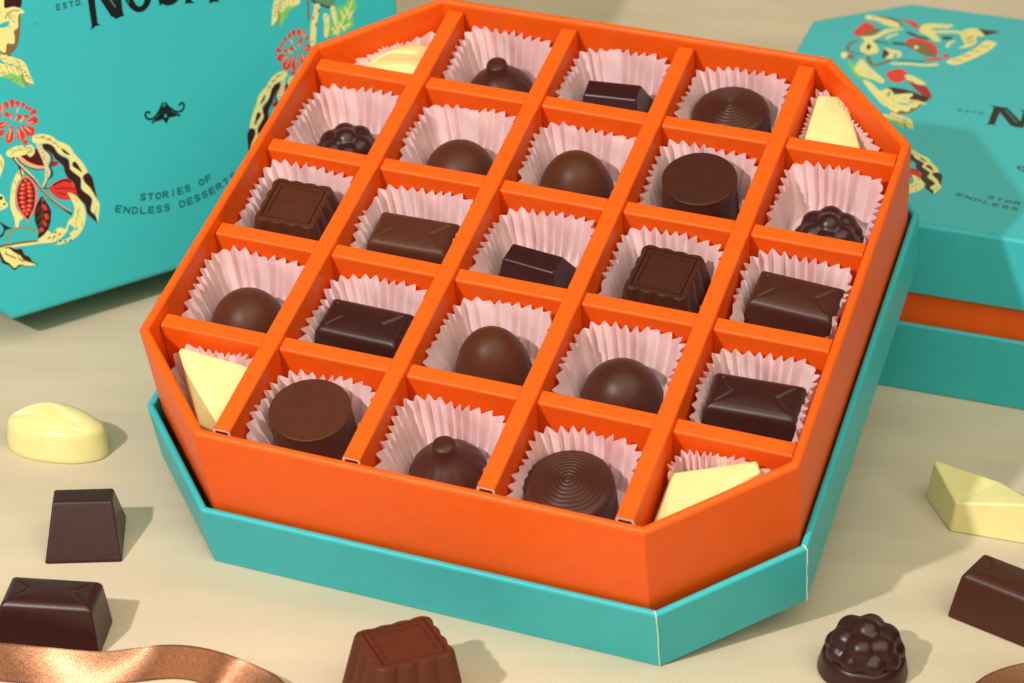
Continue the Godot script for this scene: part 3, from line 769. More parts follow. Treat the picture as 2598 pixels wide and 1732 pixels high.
func noise_texture(freq: float, size: int, lo: Color, hi: Color, seed_value: int, octaves := 4) -> ImageTexture:
	var n := FastNoiseLite.new()
	n.seed = seed_value
	n.frequency = freq
	n.fractal_octaves = octaves
	var src := n.get_seamless_image(size, size)
	var im := Image.create(size, size, false, Image.FORMAT_RGB8)
	for y in size:
		for x in size:
			im.set_pixel(x, y, lo.lerp(hi, src.get_pixel(x, y).r))
	return ImageTexture.create_from_image(im)

func grain(m: StandardMaterial3D, tint: Texture2D, relief: Texture2D, per_metre: float, depth_cm: float) -> void:
	m.uv1_triplanar = true
	m.uv1_scale = Vector3.ONE * per_metre
	if tint:
		m.albedo_texture = tint
	if relief:
		m.heightmap_enabled = true
		m.heightmap_texture = relief
		m.heightmap_scale = depth_cm

# chocolate: faint bloom, and pale specks and scratches of dust
func chocolate_tint(seed_value: int) -> ImageTexture:
	var n := FastNoiseLite.new()
	n.seed = seed_value
	n.frequency = 0.018
	n.fractal_octaves = 5
	var src := n.get_seamless_image(512, 512)
	var im := Image.create(512, 512, false, Image.FORMAT_RGB8)
	for y in 512:
		for x in 512:
			var v := 0.74 + 0.08 * src.get_pixel(x, y).r
			im.set_pixel(x, y, Color(v, v, v))
	for k in 150:
		var x := rng.randi() % 510
		var y := rng.randi() % 510
		var v := rng.randf_range(0.84, 1.0)
		for i in (1 + rng.randi() % 3):
			im.set_pixel(x + i, y, Color(v, v, v))
	for k in 12:
		var p := Vector2(rng.randi() % 512, rng.randi() % 512)
		var d := Vector2.RIGHT.rotated(rng.randf() * TAU)
		for i in rng.randi_range(12, 40):
			im.set_pixel(posmod(int(p.x), 512), posmod(int(p.y), 512), Color(0.86, 0.86, 0.86))
			p += d
			d = d.rotated(rng.randf_range(-0.06, 0.06))
	return ImageTexture.create_from_image(im)

func cocoa(c: Color, rough: float, spec: float, tint: Texture2D, relief: Texture2D, depth_cm: float) -> StandardMaterial3D:
	# the tint texture averages 0.58, so the colour is raised by as much
	var l := c.srgb_to_linear()
	var m := paint(Color(l.r / 0.58, l.g / 0.58, l.b / 0.58).linear_to_srgb(), rough, spec)
	grain(m, tint, relief, 22.0, depth_cm)
	return m

func make_materials() -> void:
	var fine := noise_texture(0.06, 256, Color(0, 0, 0), Color(1, 1, 1), 3)
	var soft := noise_texture(0.03, 256, Color(0.965, 0.965, 0.965), Color(1, 1, 1), 8, 4)
	M.orange = paint(Color8(246, 96, 18), 0.46, 0.36)
	grain(M.orange, soft, fine, 14.0, 0.0012)
	M.teal = paint(Color8(60, 186, 192), 0.45, 0.4)
	grain(M.teal, soft, fine, 14.0, 0.0012)
	M.white_board = paint(Color8(240, 214, 196), 0.8)
	M.worn = paint(Color8(226, 232, 222), 0.85)
	M.paper = paint(Color8(255, 222, 223), 0.72, 0.3)
	grain(M.paper, soft, fine, 30.0, 0.002)
	M.paper.backlight_enabled = true
	M.paper.backlight = Color(0.5, 0.4, 0.4)
	M.paper.cull_mode = BaseMaterial3D.CULL_DISABLED
	var bloom := chocolate_tint(21)
	var scuff := noise_texture(0.09, 256, Color(0, 0, 0), Color(1, 1, 1), 5, 3)
	M.milk = cocoa(Color8(82, 41, 24), 0.46, 0.36, bloom, scuff, 0.003)
	M.red_milk = cocoa(Color8(94, 47, 30), 0.52, 0.3, bloom, scuff, 0.003)
	M.brown = cocoa(Color8(70, 33, 21), 0.42, 0.4, bloom, scuff, 0.0025)
	M.dark = cocoa(Color8(56, 25, 22), 0.36, 0.42, bloom, scuff, 0.002)
	M.gloss = cocoa(Color8(52, 23, 22), 0.34, 0.45, bloom, null, 0.0)
	M.white = paint(Color8(243, 229, 164), 0.28, 0.5)
	grain(M.white, noise_texture(0.015, 256, Color(0.96, 0.95, 0.9), Color(1, 1, 1), 31, 3), scuff, 24.0, 0.002)
	M.white.subsurf_scatter_enabled = true
	M.white.subsurf_scatter_strength = 0.12
	M.prop = paint(Color8(205, 190, 160), 0.8)

func cloth_material() -> StandardMaterial3D:
	# fine ribs of a woven cloth, 0.8 mm apart, on a slightly mottled beige
	var w := 2048
	var h := 1024
	var n := FastNoiseLite.new()
	n.seed = 12
	n.frequency = 0.006
	n.fractal_octaves = 4
	var mottle := n.get_seamless_image(512, 512)
	var g := FastNoiseLite.new()
	g.seed = 77
	g.frequency = 0.25
	var speck := g.get_seamless_image(512, 512)
	mottle.convert(Image.FORMAT_L8)
	speck.convert(Image.FORMAT_L8)
	var md := mottle.get_data()
	var sd := speck.get_data()
	var tone := PackedByteArray()
	tone.resize(w * h)
	var rib := PackedFloat32Array()
	rib.resize(w)
	for x in w:
		rib[x] = 0.5 + 0.5 * cos(TAU * x / 4.0 + 0.8 * sin(x * 0.021))
	for y in h:
		var a := (y & 511) * 512
		var o := y * w
		for x in w:
			tone[o + x] = int(212.0 + 9.0 * rib[x] + 0.07 * md[a + (x >> 2)] + 0.05 * sd[a + (x & 511)])
	var im := Image.create_from_data(w, h, false, Image.FORMAT_L8, tone)
	var tex := ImageTexture.create_from_image(im)
	var m := paint(Color8(228, 210, 182), 0.75, 0.3)
	m.albedo_texture = tex
	m.heightmap_enabled = true
	m.heightmap_texture = tex
	m.heightmap_scale = 0.004
	return m

# ------------------------------------------------------------------ the print on the lids
const SPAN := 5.15
var art: Image

func to_px(x: float, y: float) -> Vector2:
	return Vector2((x / SPAN + 0.5) * art.get_width(), (0.5 - y / SPAN) * art.get_height())

func fill_poly(pts: PackedVector2Array, c: Color) -> void:
	var lo := INF
	var hi := -INF
	for q in pts:
		lo = minf(lo, q.y)
		hi = maxf(hi, q.y)
	for y in range(maxi(0, int(lo)), mini(art.get_height() - 1, int(hi) + 1) + 1):
		var cuts := []
		var yy := y + 0.5
		for i in pts.size():
			var a := pts[i]
			var b := pts[(i + 1) % pts.size()]
			if (a.y <= yy) != (b.y <= yy):
				cuts.append(a.x + (yy - a.y) / (b.y - a.y) * (b.x - a.x))
		cuts.sort()
		for k in range(0, cuts.size() - 1, 2):
			var x0 := clampi(roundi(cuts[k]), 0, art.get_width())
			var x1 := clampi(roundi(cuts[k + 1]), 0, art.get_width())
			if x1 > x0:
				art.fill_rect(Rect2i(x0, y, x1 - x0, 1), c)

func curve_points(pts: Array, closed: bool) -> PackedVector2Array:
	var out := PackedVector2Array()
	var n := pts.size()
	for i in (n if closed else n - 1):
		var a: Vector2 = pts[(i + n - 1) % n] if closed or i > 0 else pts[i]
		var b: Vector2 = pts[i]
		var c: Vector2 = pts[(i + 1) % n]
		var d: Vector2 = pts[(i + 2) % n] if closed or i + 2 < n else c
		for k in 4:
			out.append(b.cubic_interpolate(c, a, d, k / 4.0))
	if not closed:
		out.append(pts[n - 1])
	return out

func stroke(line: PackedVector2Array, width: float, c: Color) -> void:
	# points in pixels, width in pixels
	var r := maxf(width / 2.0, 0.8)
	for i in line.size():
		var disc := PackedVector2Array()
		for k in 10:
			disc.append(line[i] + Vector2(r, 0).rotated(TAU * k / 10.0))
		fill_poly(disc, c)
		if i + 1 < line.size() and line[i].distance_to(line[i + 1]) > 0.2:
			var n := (line[i + 1] - line[i]).normalized().orthogonal() * r
			fill_poly(PackedVector2Array([line[i] + n, line[i + 1] + n, line[i + 1] - n, line[i] - n]), c)

const LETTERS := {
	"E": [[1, 0, 0, 0, 0, 1, 1, 1], [0, 0.5, 0.85, 0.5]], "S": [[0.95, 0.85, 0.75, 1, 0.25, 1, 0.05, 0.78, 0.25, 0.56, 0.75, 0.46, 0.97, 0.24, 0.75, 0, 0.25, 0, 0.03, 0.16]],
	"T": [[0, 1, 1, 1], [0.5, 1, 0.5, 0]], "D": [[0, 0, 0, 1, 0.5, 1, 0.85, 0.85, 1, 0.5, 0.85, 0.15, 0.5, 0, 0, 0]],
	"O": [[0.5, 1, 0.85, 0.88, 1, 0.5, 0.85, 0.12, 0.5, 0, 0.15, 0.12, 0, 0.5, 0.15, 0.88, 0.5, 1]], "R": [[0, 0, 0, 1, 0.7, 1, 0.95, 0.78, 0.7, 0.5, 0, 0.5], [0.5, 0.5, 1, 0]],
	"I": [[0.5, 0, 0.5, 1]], "F": [[0, 0, 0, 1, 1, 1], [0, 0.5, 0.85, 0.5]], "N": [[0, 0, 0, 1, 1, 0, 1, 1]], "L": [[0, 1, 0, 0, 1, 0]], ".": [[0.1, 0.02, 0.16, 0.02]],
}

func letter(ch: String, at: Vector2, turn: float, w: float, h: float, thick: float, c: Color) -> void:
	for s in LETTERS.get(ch, []):
		var line := PackedVector2Array()
		for k in range(0, s.size(), 2):
			var q := Vector2((s[k] - 0.5) * w, s[k + 1] * h).rotated(turn) + at
			line.append(to_px(q.x, q.y))
		stroke(line, thick * art.get_width() / SPAN, c)

# a line of capitals bent along a shallow arc that sags in the middle
func arc_text(words: String, half: float, y_mid: float, sag: float, h: float, thick: float, c: Color) -> void:
	var n := words.length()
	for i in n:
		var f := (i + 0.5) / n * 2.0 - 1.0
		var turn := atan(2.0 * sag * f / half)
		var w := 2.0 * half / n
		letter(words[i], Vector2(f * half, y_mid + sag * f * f), turn, w * (0.0 if words[i] == " " else 0.62), h, thick, c)

func shape(pts: Array, c: Color, smooth := false) -> void:
	var out := []
	for k in range(0, pts.size(), 2):
		out.append(to_px(pts[k], pts[k + 1]))
	fill_poly(curve_points(out, true) if smooth else PackedVector2Array(out), c)

func ring_shape(cx: float, cy: float, rx: float, ry: float, c: Color) -> void:
	var out := []
	for k in 40:
		out.append(cx + rx * cos(TAU * k / 40.0))
		out.append(cy + ry * sin(TAU * k / 40.0))
	shape(out, c)

# short drawn veins inside a leaf or feather
func hatch(outline: PackedVector2Array, c: Color) -> void:
	var lo := Vector2(INF, INF)
	var hi := -lo
	for q in outline:
		lo = lo.min(q)
		hi = hi.max(q)
	var lean := rng.randf() * TAU
	for k in int(clampf((hi - lo).x * (hi - lo).y / 420.0, 0, 26)):
		var p := Vector2(rng.randf_range(lo.x, hi.x), rng.randf_range(lo.y, hi.y))
		var d := Vector2.RIGHT.rotated(lean + rng.randf_range(-0.5, 0.5)) * rng.randf_range(4.0, 13.0)
		if Geometry2D.is_point_in_polygon(p - d, outline) and Geometry2D.is_point_in_polygon(p + d, outline):
			stroke(PackedVector2Array([p - d, p, p + d]), 2.2, c)

func lid_print() -> StandardMaterial3D:
	var size := 2048
	var ground := Color8(60, 186, 192)
	art = Image.create(size, size, false, Image.FORMAT_RGB8)
	art.fill(ground)
	var ink := Color8(22, 26, 28)
	var inks := {"C": Color8(238, 228, 150), "D": Color8(60, 26, 30), "R": Color8(226, 56, 48), "P": Color8(250, 180, 120), "G": Color8(128, 205, 110), "B": Color8(132, 104, 72), "M": Color8(92, 18, 30), "E": Color8(230, 210, 156), "O": Color8(158, 138, 70), "K": Color8(168, 38, 46), "S": Color8(186, 138, 124), "H": Color8(96, 150, 112), "Q": Color8(232, 128, 112), "T": ground}
	for side in [1.0, -1.0]:
		for e in ART:
			var pts := []
			for k in range(0, e[2].size(), 2):
				pts.append(to_px(e[2][k] * 0.001 * side, e[2][k + 1] * 0.001))
			if e[1] == 0:
				var outline := curve_points(pts, true)
				fill_poly(outline, inks[e[0]])
				if e[0] == "C" or e[0] == "E" or e[0] == "G":
					hatch(outline, inks["B"] if e[0] == "G" else inks["O"])
			else:
				stroke(curve_points(pts, false), e[1] * 0.001 * size / SPAN, inks[e[0]])
	# lettering of the name: heavy serif capitals with an open line
	var hair := Color8(70, 120, 116)
	shape([-0.573, -0.25, -0.573, 0.14, -0.62, 0.19, -0.5, 0.18, -0.515, -0.24, -0.49, -0.268, -0.53, -0.262, -0.595, -0.288], ink)
	shape([-0.57, 0.185, -0.455, 0.185, -0.3, -0.09, -0.305, 0.14, -0.38, 0.205, -0.33, 0.175, -0.25, 0.2, -0.262, -0.205, -0.252, -0.23, -0.335, -0.243, -0.38, -0.21], ink)
	shape([-0.475, 0.13, -0.455, 0.13, -0.318, -0.14, -0.33, -0.15], hair)
	ring_shape(-0.088, -0.02, 0.145, 0.215, ink)
	ring_shape(-0.088, -0.02, 0.07, 0.165, ground)
	ring_shape(-0.195, -0.02, 0.012, 0.12, hair)
	var s_line := curve_points([to_px(0.3, 0.1), to_px(0.27, 0.165), to_px(0.19, 0.165), to_px(0.14, 0.09), to_px(0.2, 0.01), to_px(0.285, -0.07), to_px(0.28, -0.17), to_px(0.2, -0.205), to_px(0.13, -0.17), to_px(0.11, -0.11)], false)
	stroke(s_line, 0.062 * size / SPAN, ink)
	shape([0.09, -0.06, 0.12, -0.06, 0.13, -0.2, 0.1, -0.225], ink)
	shape([0.29, 0.06, 0.32, 0.06, 0.325, 0.19, 0.3, 0.18], ink)
	shape([0.355, -0.235, 0.48, 0.19, 0.545, 0.19, 0.675, -0.255, 0.69, -0.305, 0.64, -0.29, 0.585, -0.3, 0.6, -0.25, 0.575, -0.14, 0.435, -0.14, 0.405, -0.22, 0.445, -0.265, 0.39, -0.255, 0.34, -0.25], ink)
	shape([0.452, -0.08, 0.55, -0.08, 0.5, 0.1], ground)
	for k in 4:
		letter("ESTD"[k], Vector2(-0.855 + 0.062 * k, -0.054), -0.02, 0.032, 0.042, 0.011, Color8(30, 84, 84))
	letter(".", Vector2(-0.63, -0.056), 0.0, 0.03, 0.03, 0.012, Color8(30, 84, 84))
	letter(".", Vector2(-1.08, -0.13), 0.0, 0.03, 0.03, 0.012, Color8(30, 84, 84))
	# small ornament
	for q in [1.0, -1.0]:
		stroke(curve_points([to_px(0.012 * q, -1.062), to_px(0.06 * q, -1.125), to_px(0.12 * q, -1.17), to_px(0.175 * q, -1.165), to_px(0.197 * q, -1.125), to_px(0.175 * q, -1.1), to_px(0.15 * q, -1.115)], false), 0.02 * size / SPAN, ink)
		stroke(curve_points([to_px(0.02 * q, -1.1), to_px(0.07 * q, -1.165), to_px(0.14 * q, -1.205)], false), 0.018 * size / SPAN, ink)
	shape([0.0, -1.075, 0.03, -1.135, 0.09, -1.19, 0.125, -1.205, 0.06, -1.205, 0.035, -1.2, 0.0, -1.25, -0.035, -1.2, -0.06, -1.205, -0.125, -1.205, -0.09, -1.19, -0.03, -1.135], ink)
	shape([0.0, -1.15, 0.012, -1.18, 0.0, -1.2, -0.012, -1.18], ground)
	var soft_ink := Color8(24, 82, 82)
	arc_text("STORIES OF", 0.38, -1.9, 0.05, 0.052, 0.0135, soft_ink)
	arc_text("ENDLESS DESSERTS", 0.64, -2.02, 0.135, 0.052, 0.0135, soft_ink)
	var m := paint(Color.WHITE, 0.45, 0.4)
	m.albedo_texture = ImageTexture.create_from_image(art)
	return m

# ------------------------------------------------------------------ boxes
func ring_mesh(plan: Array, profile: Array, closed_profile := true) -> ArrayMesh:
	var b := Builder.new()
	var pr := profile.duplicate()
	var rows := []
	for q in pr:
		var row := []
		for e in plan:
			var v: Vector2 = e[0] + e[1] * q.x
			row.append(Vector3(v.x, q.y, v.y))
		rows.append(row)
	if closed_profile:
		rows.append(rows[0])
	b.grid(rows, true)
	# weld the seam of the closed profile by merging equal points
	return b.commit(46)

# a polygon without rounding, each corner with its mitre direction
func plain(poly: Array) -> Array:
	var out := []
	var n := poly.size()
	for i in n:
		var a: Vector2 = (poly[i] - poly[(i + n - 1) % n]).normalized()
		var b: Vector2 = (poly[(i + 1) % n] - poly[i]).normalized()
		var m := Vector2(a.y + b.y, -a.x - b.x).normalized()
		if m.dot(poly[i]) < 0.0:
			m = -m
		out.append([poly[i], m / maxf(0.2, absf(m.dot(Vector2(a.y, -a.x))))])
	return out

func plate_mesh(plan: Array, d: float, y0: float, y1: float, with_uv := false) -> ArrayMesh:
	var b := Builder.new()
	var rows := []
	for y in [y0, y1]:
		var row := []
		for e in plan:
			var v: Vector2 = e[0] + e[1] * d
			row.append(Vector3(v.x, y, v.y))
		rows.append(row)
	var ids := b.grid(rows, true)
	b.fan(ids[0], Vector3(0, y0, 0))
	b.fan(ids[1], Vector3(0, y1, 0))
	if with_uv:
		for i in b.p.size():
			b.uv[i] = Vector2(b.p[i].x / SPAN + 0.5, b.p[i].z / SPAN + 0.5)
	return b.commit(30)

# wall section: outside at 0, inside at -t, rounded rim at y1
func wall_profile(y0: float, y1: float, t: float, inner_y0: float) -> Array:
	var r := t / 2.0
	var pr := [Vector2(-0.012, y0), Vector2(0.0, y0 + 0.012)]
	pr += arc2(-r, y1 - r, r, 0, 180, 8)
	pr += [Vector2(-t, inner_y0)]
	return pr

func closed_box(called: String, label: String, xf: Transform3D, h: float, lid_y: float, base_y: float, print_mat: Material) -> void:
	var o := thing(called, label, "box", xf, "closed gift boxes")
	var plan := rounded(octagon(2.575, 0.84), 0.07, 5)
	var flat := plain(octagon(2.575, 0.84))
	var e := 0.04
	var lid := [Vector2(-0.05, lid_y), Vector2(-0.012, lid_y), Vector2(0.0, lid_y + 0.012)]
	lid += arc2(-e, h - e, e, 0, 84, 6)
	lid += [Vector2(-e - 0.01, h - 0.001), Vector2(-e - 0.01, h - 0.06), Vector2(-0.05, h - 0.06)]
	var top := mesh_node("lid", ring_mesh(plan, lid), M.teal, o)
	mesh_node("printed_top", plate_mesh(flat, -e - 0.006, h - 0.05, h, true), print_mat, top)
	mesh_node("neck", plate_mesh(flat, -0.06, base_y - 0.3, lid_y + 0.3), M.orange, o)
	var base := [Vector2(-0.2, 0.0), Vector2(-0.012, 0.0), Vector2(0.0, 0.012)]
	base += arc2(-0.026, base_y - 0.026, 0.026, 0, 180, 7)
	base += [Vector2(-0.052, 0.04), Vector2(-0.2, 0.04)]
	mesh_node("base", ring_mesh(plan, base), M.teal, o)
	mesh_node("base_panel", plate_mesh(flat, -0.19, 0.002, 0.038), M.teal, o)

# inverted channel of folded board along +x from 0 to len, top at 0
func channel(b: Builder, length: float, half: float, depth: float, t: float) -> void:
	var outer := [Vector2(-half, -depth)] + arc2(-half + 0.022, -0.022, 0.022, 180, 90, 4) + arc2(half - 0.022, -0.022, 0.022, 90, 0, 4) + [Vector2(half, -depth)]
	var inner := [Vector2(-half + t, -depth)] + arc2(-half + 0.03, -0.03, 0.03 - t, 180, 90, 4) + arc2(half - 0.03, -0.03, 0.03 - t, 90, 0, 4) + [Vector2(half - t, -depth)]
	for side in 2:
		var rows := []
		for x in [0.0, length]:
			var row := []
			for q in (outer if side == 0 else inner):
				row.append(Vector3(x, q.y, q.x))
			if side == 1:
				row.reverse()
			rows.append(row)
		b.grid(rows, false)

func channel_edge(b: Builder, x: float, half: float, depth: float, t: float, flip: bool) -> void:
	var outer := [Vector2(-half, -depth)] + arc2(-half + 0.022, -0.022, 0.022, 180, 90, 4) + arc2(half - 0.022, -0.022, 0.022, 90, 0, 4) + [Vector2(half, -depth)]
	var inner := [Vector2(-half + t, -depth)] + arc2(-half + 0.03, -0.03, 0.03 - t, 180, 90, 4) + arc2(half - 0.03, -0.03, 0.03 - t, 90, 0, 4) + [Vector2(half - t, -depth)]
	var rows := [[], []]
	for k in outer.size():
		rows[0].append(Vector3(x, outer[k].y, outer[k].x))
		rows[1].append(Vector3(x, inner[k].y, inner[k].x))
	if flip:
		rows.reverse()
	b.grid(rows, false)

func tube_mesh(points: Array, r: float) -> ArrayMesh:
	var b := Builder.new()
	var rows := []
	for i in points.size():
		var d: Vector3 = (points[mini(i + 1, points.size() - 1)] - points[maxi(i - 1, 0)]).normalized()
		var s := d.cross(Vector3(0.31, 0.2, 0.9)).normalized()
		var u := d.cross(s)
		var row := []
		for k in 6:
			row.append(points[i] + (s * cos(TAU * k / 6.0) + u * sin(TAU * k / 6.0)) * r)
		rows.append(row)
	var ids := b.grid(rows, true)
	b.fan(ids[0], points[0])
	b.fan(ids[-1], points[-1])
	return b.commit(60)

const BOX_CENTRE := Vector2(-0.05, -0.005)
const FLOOR := -0.62

func open_box(xf: Transform3D) -> void:
	var o := thing("chocolate_box", "open orange octagonal chocolate box set in its teal tray", "box", xf)
	var mid := Transform3D(Basis.IDENTITY, Vector3(BOX_CENTRE.x, 0, BOX_CENTRE.y) * U)
	var plan := rounded(octagon(2.5, 0.84), 0.03, 4)
	var wall := mesh_node("inner_wall", ring_mesh(plan, wall_profile(-1.3, 0.06, 0.072, -1.3)), M.orange, o)
	wall.transform = mid
	var fl := mesh_node("inner_floor", plate_mesh(plain(octagon(2.5, 0.84)), -0.073, FLOOR - 0.05, FLOOR), M.orange, o)
	fl.transform = mid
	var outer := rounded(octagon(2.575, 0.84), 0.03, 4)
	var tray := mesh_node("outer_tray", ring_mesh(outer, wall_profile(-1.336, -0.73, 0.055, -1.3)), M.teal, o)
	tray.transform = mid
	var under := mesh_node("tray_bottom", plate_mesh(plain(octagon(2.575, 0.84)), -0.056, -1.334, -1.302), M.teal, o)
	under.transform = mid
	# pale worn paper where the wrap is folded at two corners
	for c in [Vector2(2.575 - 0.84, 2.575), Vector2(2.575, 2.575 - 0.84)]:
		var line := []
		var inward: Vector2 = -c.normalized()
		for k in 9:
			var y := lerpf(-1.33, -0.752, k / 8.0)
			var q: Vector2 = c - inward * 0.0 + inward * (0.002 + rng.randf_range(-0.002, 0.002))
			line.append(Vector3(q.x + rng.randf_range(-0.004, 0.004), y, q.y))
		line.append(Vector3(c.x + inward.x * 0.018, -0.733, c.y + inward.y * 0.018))
		line.append(Vector3(c.x + inward.x * 0.045, -0.733, c.y + inward.y * 0.045))
		mesh_node("worn_fold", tube_mesh(line, 0.0044), M.worn, tray)

func dividers(xf: Transform3D) -> void:
	var o := thing("divider_grid", "orange folded cardboard divider grid inside the open chocolate box", "divider", xf)
	var t := 0.018
	var half := 0.068
	var z0 := BOX_CENTRE.y - 2.4
	var z1 := BOX_CENTRE.y + 2.37
	var b := Builder.new()
	channel(b, z1 - z0, half, 0.6, t)
	var long_mesh := b.commit(30, false)
	var front := Builder.new()
	channel_edge(front, z1 - z0, half, 0.6, t, true)
	var front_mesh := front.commit(30, false)
	var rear := Builder.new()
	channel_edge(rear, 0.0, half, 0.6, t, false)
	var rear_mesh := rear.commit(30, false)
	var turn := Basis(Vector3.UP, -PI / 2)
	for k in 4:
		var m := mesh_node("long_divider", long_mesh, M.orange, o)
		m.transform = Transform3D(turn, Vector3(k - 1.5 - half, 0.0, z0) * U)
		mesh_node("cut_edge", front_mesh, M.white_board, m)
		mesh_node("cut_edge", rear_mesh, M.white_board, m)
	for r in 4:
		var z := r - 1.5 - half
		for c in 5:
			var x0 := c - 2.5 + 0.003
			var x1 := c - 1.5 - 2.0 * half - 0.003
			if c == 0:
				x0 = BOX_CENTRE.x - 2.42
			if c == 4:
				x1 = BOX_CENTRE.x + 2.405
			var cb := Builder.new()
			channel(cb, x1 - x0, half, 0.6, t)
			var m := mesh_node("cross_divider", cb.commit(30, false), M.orange, o)
			m.transform = Transform3D(Basis(Vector3.UP, deg_to_rad(rng.randf_range(-0.35, 0.35))), Vector3(x0, -0.045 + rng.randf_range(-0.008, 0.004), z) * U)
			for side in 2:
				var ce := Builder.new()
				channel_edge(ce, (x1 - x0) * side, half, 0.6, t, side == 1)
				mesh_node("cut_edge", ce.commit(30, false), M.white_board, m)

# ------------------------------------------------------------------ ribbon
func ribbon_mesh(low: Array, high: Array) -> ArrayMesh:
	var a := Curve3D.new()
	var c := Curve3D.new()
	for k in low.size():
		for q in [[a, low], [c, high]]:
			var list: Array = q[1]
			var tangent: Vector3 = (list[mini(k + 1, list.size() - 1)] - list[maxi(k - 1, 0)]) / 6.0
			q[0].add_point(list[k], -tangent, tangent)
	var b := Builder.new()
	var n := 120
	var rows := []
	var back := []
	var uvs := []
	for i in n + 1:
		var p0 := a.samplef(float(i) / n * (low.size() - 1))
		var p1 := c.samplef(float(i) / n * (low.size() - 1))
		var row := []
		var row2 := []
		var uvr := []
		var nrm := (a.samplef(minf((i + 1.0) / n, 1.0) * (low.size() - 1)) - p0 + Vector3(0.0001, 0, 0)).cross(p1 - p0).normalized()
		for k in 9:
			var f := k / 8.0
			var v := p0.lerp(p1, f) + nrm * 0.008 * sin(f * PI)
			row.append(v)
			row2.append(v - nrm * 0.008)
			uvr.append(Vector2(i * 0.2, f))
		rows.append(row)
		back.append(row2)
		uvs.append(uvr)
	b.grid(rows, false, uvs)
	for r in back:
		r.reverse()
	b.grid(back, false, uvs)
	return b.commit(60, false)

func satin() -> StandardMaterial3D:
	# a twill of shiny threads that run aslant; each thread catches the light a little differently
	var w := 256
	var h := 128
	var im := Image.create(w, h, false, Image.FORMAT_RGB8)
	var bump := Image.create(w, h, false, Image.FORMAT_RGB8)
	var thread := []
	for k in 4096:
		thread.append(rng.randf())
	for y in h:
		for x in w:
			var q := x * 16.0 / w + y * 12.0 / h
			var k := int(floorf(q)) % 16
			var f: float = q - floorf(q)
			var piece := int(floor(y * 20.0 / h + thread[k] * 3.0))
			var r: float = thread[(k * 37 + piece * 11) % 4096]
			var v: float = 0.74 + 0.24 * r * sin(f * PI)
			if y < 5 or y > h - 6:
				v *= 0.75 + 0.25 * sin(x * TAU * 10.0 / w)
			im.set_pixel(x, y, Color(v, v, v))
			var g: float = clampf(sin(f * PI) * 0.6 + 0.4 * r, 0, 1)
			bump.set_pixel(x, y, Color(g, g, g))
	var m := paint(Color8(222, 152, 112), 0.33, 0.7)
	m.albedo_texture = ImageTexture.create_from_image(im)
	m.metallic = 0.75
	m.heightmap_enabled = true
	m.heightmap_texture = ImageTexture.create_from_image(bump)
	m.heightmap_scale = 0.006
	m.cull_mode = BaseMaterial3D.CULL_DISABLED
	return m

# ------------------------------------------------------------------ the scene
func _ready() -> void:
	rng.seed = 20240611
	# camera: 85 mm class lens looking down at the table, a touch of roll
	var cam := Camera3D.new()
	cam.name = "camera"
	add_child(cam)
	cam.transform = Transform3D(Basis(Vector3(0.99961, 0.02793, 0.0), Vector3(-0.02450, 0.87711, -0.47966), Vector3(-0.01340, 0.47947, 0.87745)).orthonormalized(), Vector3(0.30352, 9.95790, 14.11526) * U)
	var lens := CameraAttributesPhysical.new()
	lens.frustum_focal_length = 83.14
	lens.frustum_focus_distance = 0.665
	lens.frustum_near = 0.02
	lens.frustum_far = 20.0
	lens.exposure_aperture = 20.0
	cam.attributes = lens
	cam.fov = 16.43
	cam.near = 0.02
	cam.far = 20.0
	cam.current = true
	var we := WorldEnvironment.new()
	we.name = "environment"
	var env := Environment.new()
	env.background_mode = Environment.BG_COLOR
	env.background_color = Color(0.1, 0.1, 0.095)
	env.tonemap_mode = Environment.TONE_MAPPER_LINEAR
	env.tonemap_exposure = 1.12
	env.sdfgi_enabled = true
	env.ssao_enabled = true
	env.ssil_enabled = true
	we.environment = env
	add_child(we)
	# the studio lamp: small and hard, in front on the left
	var key := OmniLight3D.new()
	key.name = "studio_lamp"
	key.position = Vector3(-11.2, 15.3, 13.2) * U
	key.light_color = Color(1.0, 0.97, 0.95)
	key.light_energy = 0.57
	key.light_size = 0.014
	key.omni_range = 8.0
	key.omni_attenuation = 2.0
	key.shadow_enabled = true
	add_child(key)
	# a broad soft panel overhead fills the shadows
	var fill := AreaLight3D.new()
	fill.name = "soft_panel"
	fill.area_size = Vector2(2.0, 1.8)
	fill.light_color = Color(1.0, 1.0, 0.91)
	fill.light_energy = 2.45
	fill.area_range = 8.0
	fill.shadow_enabled = true
	add_child(fill)
	fill.look_at_from_position(Vector3(0.3, 1.3, 0.75), Vector3(0.05, 0.0, -0.05), Vector3(0, 0, -1))

	make_materials()
	build_table()
	var tray := Transform3D(Basis(Vector3(0.939293, -0.000175, 0.343117), Vector3(-0.113834, 0.943203, 0.312106), Vector3(-0.323683, -0.332217, 0.885924)).orthonormalized(), Vector3(0.721534, 2.109656, -1.830477) * U)
	open_box(tray)
	dividers(tray)
	fill_cells(tray)
	build_gift_boxes()
	build_loose()
	build_ribbons()
	build_props(tray)

